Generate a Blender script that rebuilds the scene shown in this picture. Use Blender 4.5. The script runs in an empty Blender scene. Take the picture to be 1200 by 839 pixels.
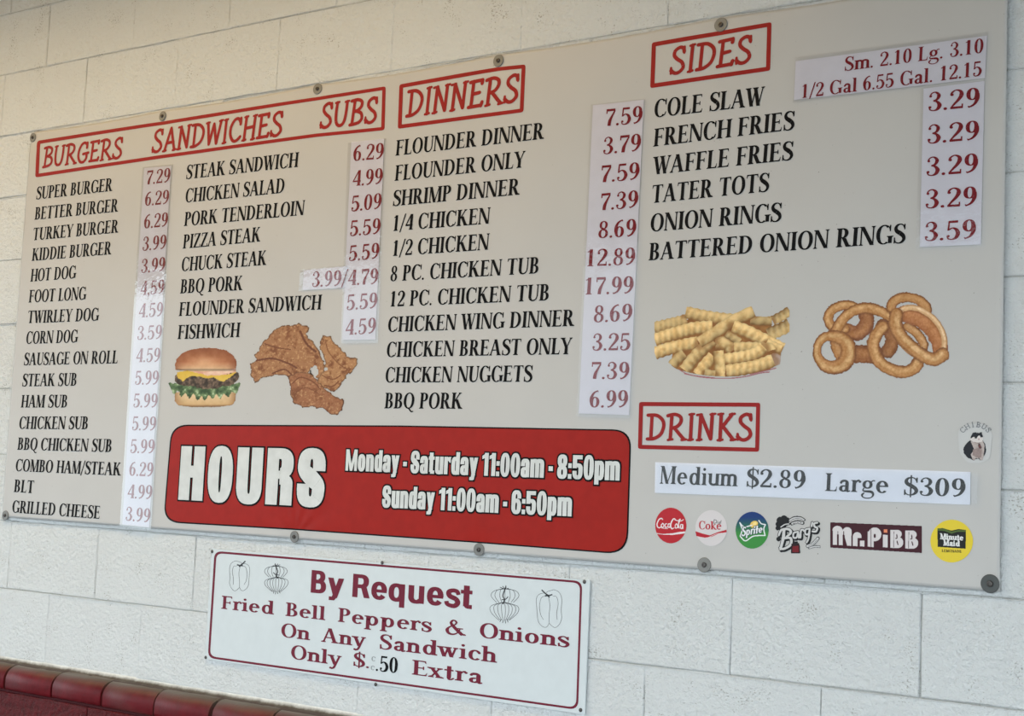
import bpy, bmesh, math, random
import numpy as np
from mathutils import Matrix, Vector

random.seed(7)
rng = np.random.default_rng(7)
SC = bpy.context.scene
COL = SC.collection

# ------------------------------------------------------------------ camera
FPX = 1724.7
CAM = np.array([3.8495, -2.8218, 1.5804])
RC = np.array([[0.8168239, 0.5751864, 0.0442646],      # right
               [-0.0159834, 0.0992650, -0.9949327],    # down
               [-0.5766656, 0.8119773, 0.0902755]])    # forward
cd = bpy.data.cameras.new('camera'); cam = bpy.data.objects.new('camera', cd); COL.objects.link(cam)
cd.sensor_width = 36.0; cd.lens = FPX / 1200 * 36.0; cd.clip_end = 500
m = Matrix(((RC[0][0], -RC[1][0], -RC[2][0], CAM[0]), (RC[0][1], -RC[1][1], -RC[2][1], CAM[1]),
            (RC[0][2], -RC[1][2], -RC[2][2], CAM[2]), (0, 0, 0, 1)))
cam.matrix_world = m
SC.camera = cam

# ------------------------------------------------------------------ world, lights, exposure
w = bpy.data.worlds.new('sky'); SC.world = w; w.use_nodes = True
bg = w.node_tree.nodes['Background']
bg.inputs[0].default_value = (0.83, 0.94, 1.0, 1); bg.inputs[1].default_value = 1.9
sd = bpy.data.lights.new('sun', 'SUN'); sd.energy = 1.5; sd.angle = 0.02; sd.color = (1, 0.96, 0.9)
sun = bpy.data.objects.new('sun', sd); COL.objects.link(sun); sun.rotation_euler = (math.radians(-20), math.radians(-25), 0)
ld = bpy.data.lights.new('canopy_tube_lamp', 'AREA'); ld.shape = 'RECTANGLE'; ld.size = 4.4; ld.size_y = 0.12; ld.energy = 24; ld.color = (1.0, 0.67, 0.25)
lamp = bpy.data.objects.new('canopy_tube_lamp', ld); COL.objects.link(lamp); lamp.location = (0.0, -0.85, 3.21)
SC.view_settings.view_transform = 'Standard'; SC.view_settings.look = 'None'
SC.view_settings.gamma = 1; SC.view_settings.use_curve_mapping = False
SC.view_settings.exposure = 0.58

# ------------------------------------------------------------------ helpers
def lin(c):
    c = np.asarray(c, float) / 255.0
    return np.where(c <= 0.04045, c / 12.92, ((c + 0.055) / 1.055) ** 2.4)

WHITE = lin((186, 183, 174))
def pc(c, white=WHITE, k=0.53):
    """ink colour of a printed tone as seen on the white vinyl"""
    return np.clip(lin(c) / white * k, 0.004, 0.95)

def inv(x, y, yp=0.0):
    """photograph pixel -> point of the vertical plane y = yp"""
    d = RC.T @ np.array([(x - 600) / FPX, (y - 419.5) / FPX, 1.0])
    t = (yp - CAM[1]) / d[1]
    return CAM + t * d

def inv_a(X, Y, yp):
    d = np.stack([(X - 600) / FPX, (Y - 419.5) / FPX, np.ones_like(X)], -1) @ RC
    t = (yp - CAM[1]) / d[..., 1]
    return CAM + t[..., None] * d

def link(o, parent=None):
    COL.objects.link(o)
    if parent is not None:
        o.parent = parent
    return o

def mesh_obj(name, verts, faces, mat, parent=None, smooth=False):
    me = bpy.data.meshes.new(name)
    me.from_pydata([tuple(map(float, v)) for v in verts], [], [tuple(map(int, f)) for f in faces])
    if mat: me.materials.append(mat)
    if smooth:
        me.polygons.foreach_set('use_smooth', [True] * len(me.polygons))
    me.update()
    return link(bpy.data.objects.new(name, me), parent)

def empty(name, loc):
    o = bpy.data.objects.new(name, None); COL.objects.link(o); o.location = loc
    o.empty_display_size = 0.05
    return o

def tag(o, label=None, cat=None, group=None, kind=None):
    if label: o['label'] = label
    if cat: o['category'] = cat
    if group: o['group'] = group
    if kind: o['kind'] = kind
    return o

class NT:
    def __init__(s, name):
        s.m = bpy.data.materials.new(name); s.m.use_nodes = True
        s.n = s.m.node_tree.nodes; s.l = s.m.node_tree.links
        s.b = s.n['Principled BSDF']
    def add(s, t, **kw):
        n = s.n.new(t)
        for k, v in kw.items():
            if k.startswith('i_'): n.inputs[k[2:].replace('_', ' ')].default_value = v
            else: setattr(n, k, v)
        return n
    def pos(s):
        return s.add('ShaderNodeNewGeometry').outputs['Position']
    def noise(s, scale, detail=3, rough=0.55, vec=None, dist=0.0):
        n = s.add('ShaderNodeTexNoise', i_Scale=scale, i_Detail=detail, i_Roughness=rough, i_Distortion=dist)
        s.l.new(vec or s.pos(), n.inputs['Vector'])
        return n.outputs['Fac']
    def ramp(s, fac, stops):
        r = s.add('ShaderNodeValToRGB'); e = r.color_ramp.elements
        while len(e) < len(stops): e.new(0.5)
        for q, (p, c) in zip(e, stops):
            q.position = p; q.color = tuple(c) + (1,) if len(c) == 3 else c
        s.l.new(fac, r.inputs[0]); return r.outputs[0]
    def mix(s, fac, a, b, mode='MIX'):
        n = s.add('ShaderNodeMix', data_type='RGBA', blend_type=mode)
        for sock, v in ((n.inputs[0], fac), (n.inputs[6], a), (n.inputs[7], b)):
            if isinstance(v, (int, float)): sock.default_value = v
            elif isinstance(v, (tuple, list)): sock.default_value = tuple(v) + (1,) if len(v) == 3 else v
            else: s.l.new(v, sock)
        return n.outputs[2]
    def math(s, op, a, b=0.0):
        n = s.add('ShaderNodeMath', operation=op)
        for i, v in enumerate((a, b)):
            if isinstance(v, (int, float)): n.inputs[i].default_value = v
            else: s.l.new(v, n.inputs[i])
        return n.outputs[0]
    def bump(s, h, strength, dist, prev=None):
        n = s.add('ShaderNodeBump', i_Strength=strength, i_Distance=dist)
        s.l.new(h, n.inputs['Height'])
        if prev is not None: s.l.new(prev, n.inputs['Normal'])
        return n.outputs[0]
    def fin(s, col, rough, normal=None, spec=0.5, metal=0.0):
        if isinstance(col, (tuple, list, np.ndarray)): s.b.inputs['Base Color'].default_value = tuple(float(v) for v in col[:3]) + (1,)
        else: s.l.new(col, s.b.inputs['Base Color'])
        if isinstance(rough, (int, float)): s.b.inputs['Roughness'].default_value = rough
        else: s.l.new(rough, s.b.inputs['Roughness'])
        s.b.inputs['Specular IOR Level'].default_value = spec
        s.b.inputs['Metallic'].default_value = metal
        if normal is not None: s.l.new(normal, s.b.inputs['Normal'])
        return s.m

def mat_flat(name, col, rough=0.45, spec=0.5, metal=0.0, vary=0.06):
    t = NT(name); c = tuple(float(v) for v in col[:3])
    n = t.noise(35, 2)
    k = t.ramp(n, [(0.3, tuple(v * (1 - vary) for v in c)), (0.7, tuple(min(1, v * (1 + vary)) for v in c))])
    return t.fin(k, rough, None, spec, metal)

def painted_block(name, base, dark, joint=False):
    t = NT(name)
    big = t.noise(3.0, 3); mid = t.noise(26, 4, 0.6)
    c = t.mix(t.math('MULTIPLY', big, 0.35), base, tuple(v * 0.90 for v in base))
    # small pits and scuffs where dirt sits
    vec = t.add('ShaderNodeVectorMath', operation='MULTIPLY'); t.l.new(t.pos(), vec.inputs[0]); vec.inputs[1].default_value = (1, 1, 1.6)
    pit = t.noise(170, 2, 0.6, vec.outputs[0])
    gate = t.noise(14, 2, 0.5)
    pm = t.ramp(t.math('MULTIPLY', pit, t.math('ADD', gate, 0.28)), [(0.53, (0, 0, 0)), (0.63, (1, 1, 1))])
    c = t.mix(t.math('MULTIPLY', pm, 0.75), c, dark)
    if joint:
        c = t.mix(0.4, c, tuple(v * 0.68 for v in base))
    h1 = t.noise(330, 5, 0.65); h2 = t.noise(85, 3, 0.55)
    b = t.bump(h1, 1.0, 0.0042)
    b = t.bump(h2, 0.85, 0.008, b)
    b = t.bump(pm, -0.6, 0.001, b)
    return t.fin(c, 0.62, b, 0.35)

M = {}
M['block'] = painted_block('painted_block', (0.775, 0.79, 0.795), (0.30, 0.28, 0.24))
M['joint'] = painted_block('painted_mortar', (0.60, 0.60, 0.58), (0.20, 0.18, 0.15), True)

def red_brick():
    t = NT('red_glazed_brick')
    geo = t.add('ShaderNodeNewGeometry')
    sep = t.add('ShaderNodeSeparateXYZ'); t.l.new(geo.outputs['Position'], sep.inputs[0])
    n = t.noise(30, 4); n2 = t.noise(9, 3)
    red = t.ramp(n, [(0.3, (0.085, 0.003, 0.006)), (0.7, (0.135, 0.005, 0.010))])
    # cement and dust smeared over the back of the ledge
    y = t.math('ADD', t.math('ADD', sep.outputs['Y'], 0.018), t.math('MULTIPLY', t.math('SUBTRACT', n2, 0.5), 0.02))
    k = t.ramp(t.math('MULTIPLY', t.math('ADD', y, 0.05), 20.0), [(0.05, (0, 0, 0)), (0.6, (1, 1, 1))])
    c = t.mix(t.math('MULTIPLY', k, 0.92), red, (0.12, 0.105, 0.085))
    b = t.bump(t.noise(120, 4, 0.6), 0.35, 0.0015)
    return t.fin(c, 0.40, b, 0.16)
M['brick'] = red_brick()
def red_rough():
    t = NT('red_rough_paint')
    c = t.ramp(t.noise(60, 4), [(0.3, (0.06, 0.003, 0.005)), (0.7, (0.13, 0.006, 0.010))])
    b = t.bump(t.noise(190, 5, 0.7), 0.9, 0.006); b = t.bump(t.noise(60, 3), 0.8, 0.010, b)
    return t.fin(c, 0.5, b, 0.2)
M['red_rough'] = red_rough()
M['groove'] = mat_flat('dark_red_joint', (0.05, 0.003, 0.005), 0.7, 0.2)
def vinyl():
    t = NT('white_vinyl')
    c = t.ramp(t.noise(4, 3), [(0.3, (0.485, 0.466, 0.452)), (0.7, (0.508, 0.488, 0.472))])
    s = t.ramp(t.noise(240, 1, 0.5), [(0.80, (0, 0, 0)), (0.82, (1, 1, 1))])
    c = t.mix(s, c, (0.12, 0.10, 0.08))
    b = t.bump(t.noise(5, 2), 0.25, 0.01)
    return t.fin(c, 0.38, b, 0.35)
M['vinyl'] = vinyl()
M['paper'] = mat_flat('price_paper', (0.66, 0.63, 0.685), 0.5, 0.4, vary=0.02)
M['paper_cool'] = mat_flat('drinks_paper', (0.71, 0.72, 0.79), 0.5, 0.4, vary=0.02)
M['ink'] = mat_flat('black_print', (0.004, 0.004, 0.005), 0.6, 0.1)
M['red_ink'] = mat_flat('price_red_print', (0.215, 0.004, 0.013), 0.6, 0.2)
M['head_red'] = mat_flat('heading_red_print', (0.29, 0.008, 0.008), 0.5, 0.2)
M['panel_red'] = mat_flat('panel_red_print', (0.32, 0.012, 0.007), 0.36, 0.10)
M['panel_white'] = mat_flat('panel_white_print', (0.63, 0.64, 0.635), 0.5, 0.2)
M['sign_white'] = mat_flat('sign_white', (0.60, 0.64, 0.66), 0.32, 0.35, vary=0.02)
M['sign_edge'] = mat_flat('sign_edge', (0.5, 0.54, 0.55), 0.3)
M['maroon'] = mat_flat('sign_maroon', (0.155, 0.009, 0.028), 0.5, 0.2)
M['thin_line'] = mat_flat('sign_line_art', (0.03, 0.03, 0.035), 0.4)
M['grey_print'] = mat_flat('faint_grey_print', (0.30, 0.32, 0.33), 0.5)
M['zinc'] = mat_flat('zinc_washer', (0.19, 0.185, 0.175), 0.5, metal=0.3)
M['dark_zinc'] = mat_flat('dark_washer', (0.062, 0.066, 0.064), 0.5, metal=0.15)
M['screw'] = mat_flat('screw_steel', (0.09, 0.08, 0.075), 0.4, metal=0.8)
M['added_canopy'] = mat_flat('added_canopy_paint', (0.42, 0.35, 0.26), 0.7)
M['floor'] = mat_flat('concrete_paving', (0.13, 0.142, 0.15), 0.9)

def film():
    t = NT('clear_sleeve'); n = t.n
    n.remove(t.b); out = n['Material Output']
    tr = t.add('ShaderNodeBsdfTransparent'); tr.inputs[0].default_value = (0.975, 0.975, 0.98, 1)
    gl = t.add('ShaderNodeBsdfGlossy'); gl.inputs['Roughness'].default_value = 0.03
    b1 = t.bump(t.noise(45, 3, 0.6), 0.3, 0.002)
    b = t.bump(t.noise(9, 1), 0.2, 0.006, b1)
    lw = t.add('ShaderNodeLayerWeight'); lw.inputs[0].default_value = 0.5
    fr = t.math('ADD', t.math('MULTIPLY', t.math('POWER', lw.outputs['Facing'], 3.0), 3.2), 0.035)
    t.l.new(b, gl.inputs['Normal'])
    mx = t.add('ShaderNodeMixShader'); t.l.new(fr, mx.inputs[0]); t.l.new(tr.outputs[0], mx.inputs[1]); t.l.new(gl.outputs[0], mx.inputs[2])
    t.l.new(mx.outputs[0], out.inputs['Surface'])
    return t.m
M['film'] = film()
def picture_mat():
    t = NT('printed_picture')
    a = t.add('ShaderNodeVertexColor', layer_name='print')
    return t.fin(a.outputs[0], 0.5, None, 0.2)
M['picture'] = picture_mat()

# ------------------------------------------------------------------ the setting
def box(name, x0, x1, y0, y1, z0, z1, mat, parent=None):
    v = [(x, y, z) for x in (x0, x1) for y in (y0, y1) for z in (z0, z1)]
    f = [(0, 1, 3, 2), (4, 6, 7, 5), (0, 4, 5, 1), (2, 3, 7, 6), (0, 2, 6, 4), (1, 5, 7, 3)]
    return mesh_obj(name, v, f, mat, parent)

BH, BW = 0.2032, 0.4064
WX0, WX1 = -2.5, 3.9
wall = tag(box('wall_back', WX0, WX1, 0.0036, 0.22, 0.0, 3.25, M['joint']), 'white painted concrete block wall behind the menu banner', None, None, 'structure')
tag(box('floor', -14, 12, -14, 0.3, -0.06, 0.0, M['floor']), None, None, None, 'structure')
tag(box('added_canopy', -9, 9, -2.4, 0.3, 3.25, 3.35, M['added_canopy']), None, None, None, 'structure')  # out-of-view canopy, added so the upper wall gets less sky than the lower
tag(box('trim_3', -9, 9, -2.48, -2.4, 2.60, 3.35, M['added_canopy']), 'unseen fascia board added along the canopy edge to block the sky', None, None, 'structure')  # added out of view: cuts off high sky and the top of the sleeve glare

def block_mesh(seed, L, H, D, gap_x, gap_z, mat):
    """a chamfered masonry unit, wobbly arrises, front face at y=0, centred at 0"""
    r = random.Random(seed)
    hx, hz = L / 2 - gap_x, H / 2 - gap_z
    nx, nz = 7, 4
    def loop(inset, y, jit):
        P = []
        ax, az = hx - inset, hz - inset
        for i in range(nx): P.append((-ax + 2 * ax * i / nx, -az))
        for i in range(nz): P.append((ax, -az + 2 * az * i / nz))
        for i in range(nx): P.append((ax - 2 * ax * i / nx, az))
        for i in range(nz): P.append((-ax, az - 2 * az * i / nz))
        return [(x + r.uniform(-jit, jit), y + (r.uniform(-jit, jit) * 0.3 if y else 0), z + r.uniform(-jit, jit)) for x, z in P]
    A = loop(0.0, D, 0.0); B = loop(0.0, 0.0024, 0.0009); C = loop(0.0019, 0.0, 0.0011)
    n = len(A); v = A + B + C; f = []
    for i in range(n):
        j = (i + 1) % n
        f.append((i, j, n + j, n + i)); f.append((n + i, n + j, 2 * n + j, 2 * n + i))
    f.append(tuple(range(2 * n, 3 * n)))
    f = [tuple(reversed(q)) if False else q for q in f]
    me = bpy.data.meshes.new('block'); me.from_pydata(v, [], f); me.materials.append(mat); me.update()
    return me
BLK = [block_mesh(i, BW, BH, 0.02, 0.0004, 0.0011, M['block']) for i in range(6)]
for k in range(-1, 10):
    zc = 3.048 - BH * (k + 0.5)
    off = 0.0 if k % 2 == 0 else 0.5
    for i in range(-7, 10):
        xc = (i + off + 0.5) * BW
        if xc < WX0 + 0.2 or xc > WX1 - 0.2: continue
        o = bpy.data.objects.new('block', random.choice(BLK)); link(o, wall)
        o.location = (xc + random.uniform(-.0015, .0015), random.uniform(-0.0009, 0.0012), zc + random.uniform(-.0006, .0006))
        o.rotation_euler = (random.uniform(-.003, .003), random.choice((0, math.pi)) * 0 + random.uniform(-.001, .001), random.uniform(-.003, .003))

# thin squeezed bead of painted mortar standing proud along every bed joint
for k in range(0, 10):
    zj = 3.048 - BH * k - 0.0032; V, F_ = [], []; n_ = 440
    ph = random.uniform(0, 9)
    for i in range(n_ + 1):
        x_ = WX0 + (WX1 - WX0) * i / n_
        a_ = 0.5 + 0.5 * math.sin(x_ * 2.3 + ph) * math.sin(x_ * 5.1 + 2 * ph)
        hgt = (0.0004 + 0.0016 * a_) * random.uniform(0.6, 1.2); hw = 0.0011 + 0.0007 * a_; dz = random.uniform(-.0004, .0004) + 0.0006 * math.sin(x_ * 7 + ph)
        V += [(x_, 0.0012, zj + hw + dz), (x_, -hgt, zj + hw * 0.3 + dz), (x_, -hgt, zj - hw * 0.3 + dz), (x_, 0.0012, zj - hw + dz)]
    for i in range(n_):
        for j in range(3): F_.append((i * 4 + j, i * 4 + 4 + j, i * 4 + 5 + j, i * 4 + 1 + j))
    mesh_obj('mortar_bead', V, F_, M['block'], wall)

# grimy cement fillet between the ledge and the white wall, red ledge and lower wall
def profile_run(name, prof, x0, x1, n, mat, parent, jit=0.0, smooth=True, caps=False):
    v, f = [], []
    m_ = len(prof)
    for i in range(n + 1):
        x = x0 + (x1 - x0) * i / n
        for y, z in prof:
            v.append((x, y + random.uniform(-jit, jit), z + random.uniform(-jit, jit)))
    for i in range(n):
        for j in range(m_ - 1):
            a = i * m_ + j
            f.append((a, a + 1, a + m_ + 1, a + m_))
    if caps:
        f.append(tuple(range(m_))); f.append(tuple(reversed(range(n * m_, (n + 1) * m_))))
    return mesh_obj(name, v, f, mat, parent, smooth)

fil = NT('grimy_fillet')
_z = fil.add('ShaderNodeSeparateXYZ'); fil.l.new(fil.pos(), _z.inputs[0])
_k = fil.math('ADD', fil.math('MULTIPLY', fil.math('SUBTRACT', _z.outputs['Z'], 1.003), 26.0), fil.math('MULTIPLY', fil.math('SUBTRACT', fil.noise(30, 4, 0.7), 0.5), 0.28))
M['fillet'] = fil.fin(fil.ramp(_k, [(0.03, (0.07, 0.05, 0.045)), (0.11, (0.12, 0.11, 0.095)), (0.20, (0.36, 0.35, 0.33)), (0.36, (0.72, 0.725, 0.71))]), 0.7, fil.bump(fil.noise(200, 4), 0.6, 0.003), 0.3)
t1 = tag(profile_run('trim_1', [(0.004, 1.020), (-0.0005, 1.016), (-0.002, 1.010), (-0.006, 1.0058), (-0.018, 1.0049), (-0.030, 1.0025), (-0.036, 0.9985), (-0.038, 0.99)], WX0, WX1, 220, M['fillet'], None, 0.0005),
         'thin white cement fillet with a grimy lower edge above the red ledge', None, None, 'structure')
ledge = tag(box('trim_2', WX0, WX1, -0.050, 0.006, 0.937, 0.982, M['groove']), 'dark red ledge of bullnose bricks under the white wall', None, None, 'structure')
def bull():
    prof = [(0.0, 1.0045), (-0.012, 1.0045), (-0.026, 1.0035)]
    for a in range(0, 91, 10):
        t_ = math.radians(a)
        prof.append((-0.026 - 0.041 * math.sin(t_), 0.9625 + 0.041 * math.cos(t_)))
    prof += [(-0.067, 0.945), (-0.065, 0.938), (-0.058, 0.934), (0.0, 0.934)]
    L = 0.2165 / 2 - 0.0042
    v, f = [], []
    xs = [(-L, 0.003), (-L + 0.003, 0.0), (L - 0.003, 0.0), (L, 0.003)]
    for x, ins in xs:
        for y, z in prof:
            v.append((x, y * (1 - ins / 0.067) if y < -0.01 else y, z - (ins if y > -0.05 else ins * 0.3)))
    m_ = len(prof)
    for i in range(3):
        for j in range(m_ - 1):
            a = i * m_ + j; f.append((a, a + 1, a + m_ + 1, a + m_))
    f.append(tuple(range(m_))); f.append(tuple(reversed(range(3 * m_, 4 * m_))))
    me = bpy.data.meshes.new('brick'); me.from_pydata(v, [], f); me.materials.append(M['brick'])
    me.polygons.foreach_set('use_smooth', [len(p.vertices) == 4 for p in me.polygons]); me.update()
    return me
BM = bull()
x = 0.111 + 0.2165 * 0.5 - 0.2165 * 12
while x < WX1 - 0.1:
    o = link(bpy.data.objects.new('brick', BM), ledge); o.location = (x + random.uniform(-.002, .002), random.uniform(-.0015, .0015), random.uniform(-.001, .001))
    x += 0.2165
low = tag(box('wall_lower', WX0, WX1, -0.056, 0.0045, 0.0, 0.936, M['groove']), 'rough dark red painted block wall below the bullnose ledge', None, None, 'structure')
RBLK = [block_mesh(40 + i, BW, BH, 0.012, 0.0016, 0.0022, M['red_rough']) for i in range(3)]
for k in range(5):
    zc = 0.930 - BH * (k + 0.5)
    for i in range(-7, 10):
        xc = (i + (0.5 if k % 2 else 0.0) + 0.7) * BW
        if xc < WX0 + 0.2 or xc > WX1 - 0.2 or zc < 0.1: continue
        o = bpy.data.objects.new('block', random.choice(RBLK)); link(o, low); o.location = (xc, -0.064, zc)

# ------------------------------------------------------------------ banner surface
BX0, BX1, BZ0, BZ1 = -0.040, 2.996, 1.434, 2.636
YB = -0.0085
PINS = [(38, 161), (190, 136), (372, 104), (584, 71), (845, 29), (6, 604), (345, 629), (561, 644), (825, 662), (1160, 684)]
PW = [inv(px, py, YB) for px, py in PINS]
PWA = np.array([[p[0], p[2]] for p in PW])
def surf(X, Z):
    """depth of the hung vinyl: slack swells between the screws, creases running into each"""
    X = np.asarray(X, float); Z = np.asarray(Z, float)
    y = YB - 0.0012 * np.sin(4.1 * X + 0.8) * np.sin(2.3 * Z) - 0.0008 * np.sin(9.0 * X + 2.0 * Z)
    for i, (px, pz) in enumerate(PWA):
        dx, dz = X - px, Z - pz
        r = np.sqrt(dx * dx + dz * dz) + 1e-6
        a = np.arctan2(dx, np.abs(dz) + 1e-9)
        y = y + 0.0022 * np.exp(-(r / 0.035) ** 2)
        amp = 0.0012 if i == 6 else 0.0004
        y = y + amp * np.cos(a * 13 + i) * np.exp(-r / (0.09 if i == 6 else 0.08)) * (1 - np.exp(-(r / 0.03) ** 2))
    return np.minimum(y, -0.0045)

def place(V2, eps):
    """(x,z) array -> xyz lying eps in front of the vinyl"""
    V2 = np.asarray(V2, float)
    y = surf(V2[:, 0], V2[:, 1]) - eps
    return np.stack([V2[:, 0], y, V2[:, 1]], 1)

banner = empty('menu_banner', (0, 0, 0))
tag(banner, 'long white vinyl menu banner screwed to the block wall, printed with black dishes', 'banner')
nx, nz = 420, 170
# the top edge sags a little between its screws
gx = np.linspace(BX0, BX1, nx + 1)
topx = np.array([BX0] + [p[0] for p in PW[:5]] + [BX1])
def top_edge(x):
    i = np.clip(np.searchsorted(topx, x) - 1, 0, len(topx) - 2)
    t_ = (x - topx[i]) / np.maximum(topx[i + 1] - topx[i], 1e-6)
    return BZ1 - 0.006 * np.sin(np.pi * np.clip(t_, 0, 1))
GX, GT = np.meshgrid(gx, np.linspace(0, 1, nz + 1))
GZ = BZ0 + (top_edge(GX) - BZ0) * GT
front = place(np.stack([GX.ravel(), GZ.ravel()], 1), 0)
ids = np.arange(len(front)).reshape(nz + 1, nx + 1)
F = np.stack([ids[:-1, :-1], ids[:-1, 1:], ids[1:, 1:], ids[1:, :-1]], -1).reshape(-1, 4).tolist()
rim = list(ids[0, :]) + list(ids[1:, -1]) + list(ids[-1, -2::-1]) + list(ids[-2:0:-1, 0])
back = [(front[i][0], front[i][1] + 0.0007, front[i][2]) for i in rim]
base = len(front)
V = front.tolist() + back
for i in range(len(rim)):
    j = (i + 1) % len(rim)
    F.append((rim[j], rim[i], base + i, base + j))
mesh_obj('vinyl_sheet', V, F, M['vinyl'], banner, True)

# ------------------------------------------------------------------ lettering kit: glyphs are lists of convex polygons, cap height 1
def rect(x0, y0, x1, y1): return [[(x0, y0), (x1, y0), (x1, y1), (x0, y1)]]
def dg(x0, y0, x1, y1, w_): return [[(x0 - w_ / 2, y0), (x0 + w_ / 2, y0), (x1 + w_ / 2, y1), (x1 - w_ / 2, y1)]]
def sup(a, n):
    c, s = math.cos(a), math.sin(a)
    return math.copysign(abs(c) ** (2 / n), c), math.copysign(abs(s) ** (2 / n), s)
def ring(cx, cy, rx, ry, tx, ty, a0=0, a1=360, n=2.15, st=None, n2=None):
    k = st or max(5, int(abs(a1 - a0) / 13)); out = []
    P = []
    for i in range(k + 1):
        a = math.radians(a0 + (a1 - a0) * i / k)
        ox, oy = sup(a, n); ix, iy = sup(a, n2 or n)
        P.append(((cx + rx * ox, cy + ry * oy), (cx + (rx - tx) * ix, cy + (ry - ty) * iy)))
    for i in range(k):
        out.append([P[i][1], P[i][0], P[i + 1][0], P[i + 1][1]])
    return out
def smooth_pts(P, W, sub=5):
    P = [np.array(p, float) for p in P]; n = len(P); out = []; wo = []
    for i in range(n - 1):
        p0 = P[max(i - 1, 0)]; p1 = P[i]; p2 = P[i + 1]; p3 = P[min(i + 2, n - 1)]
        for k in range(sub):
            t_ = k / sub
            out.append(0.5 * ((2 * p1) + (-p0 + p2) * t_ + (2 * p0 - 5 * p1 + 4 * p2 - p3) * t_ ** 2 + (-p0 + 3 * p1 - 3 * p2 + p3) * t_ ** 3))
            wo.append(W[i] * (1 - t_) + W[i + 1] * t_)
    out.append(P[-1]); wo.append(W[-1])
    return out, wo
def cv(P, W, sub=5, caps=False):
    if isinstance(W, (int, float)): W = [W] * len(P)
    Q, wo = smooth_pts(P, W, sub) if sub > 1 else ([np.array(p, float) for p in P], list(W))
    L = []
    for i in range(len(Q)):
        d = Q[min(i + 1, len(Q) - 1)] - Q[max(i - 1, 0)]
        d = d / (np.linalg.norm(d) + 1e-9); nrm = np.array([-d[1], d[0]]) * wo[i] / 2
        L.append((Q[i] + nrm, Q[i] - nrm))
    out = [[tuple(L[i][1]), tuple(L[i + 1][1]), tuple(L[i + 1][0]), tuple(L[i][0])] for i in range(len(L) - 1)]
    if caps:
        for q, ww in ((Q[0], wo[0]), (Q[-1], wo[-1])): out.append(disc(q[0], q[1], ww / 2, 8))
    return out
def disc(cx, cy, r, k=12, ry=None):
    ry = ry or r
    return [(cx + r * math.cos(2 * math.pi * i / k), cy + ry * math.sin(2 * math.pi * i / k)) for i in range(k)]

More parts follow.
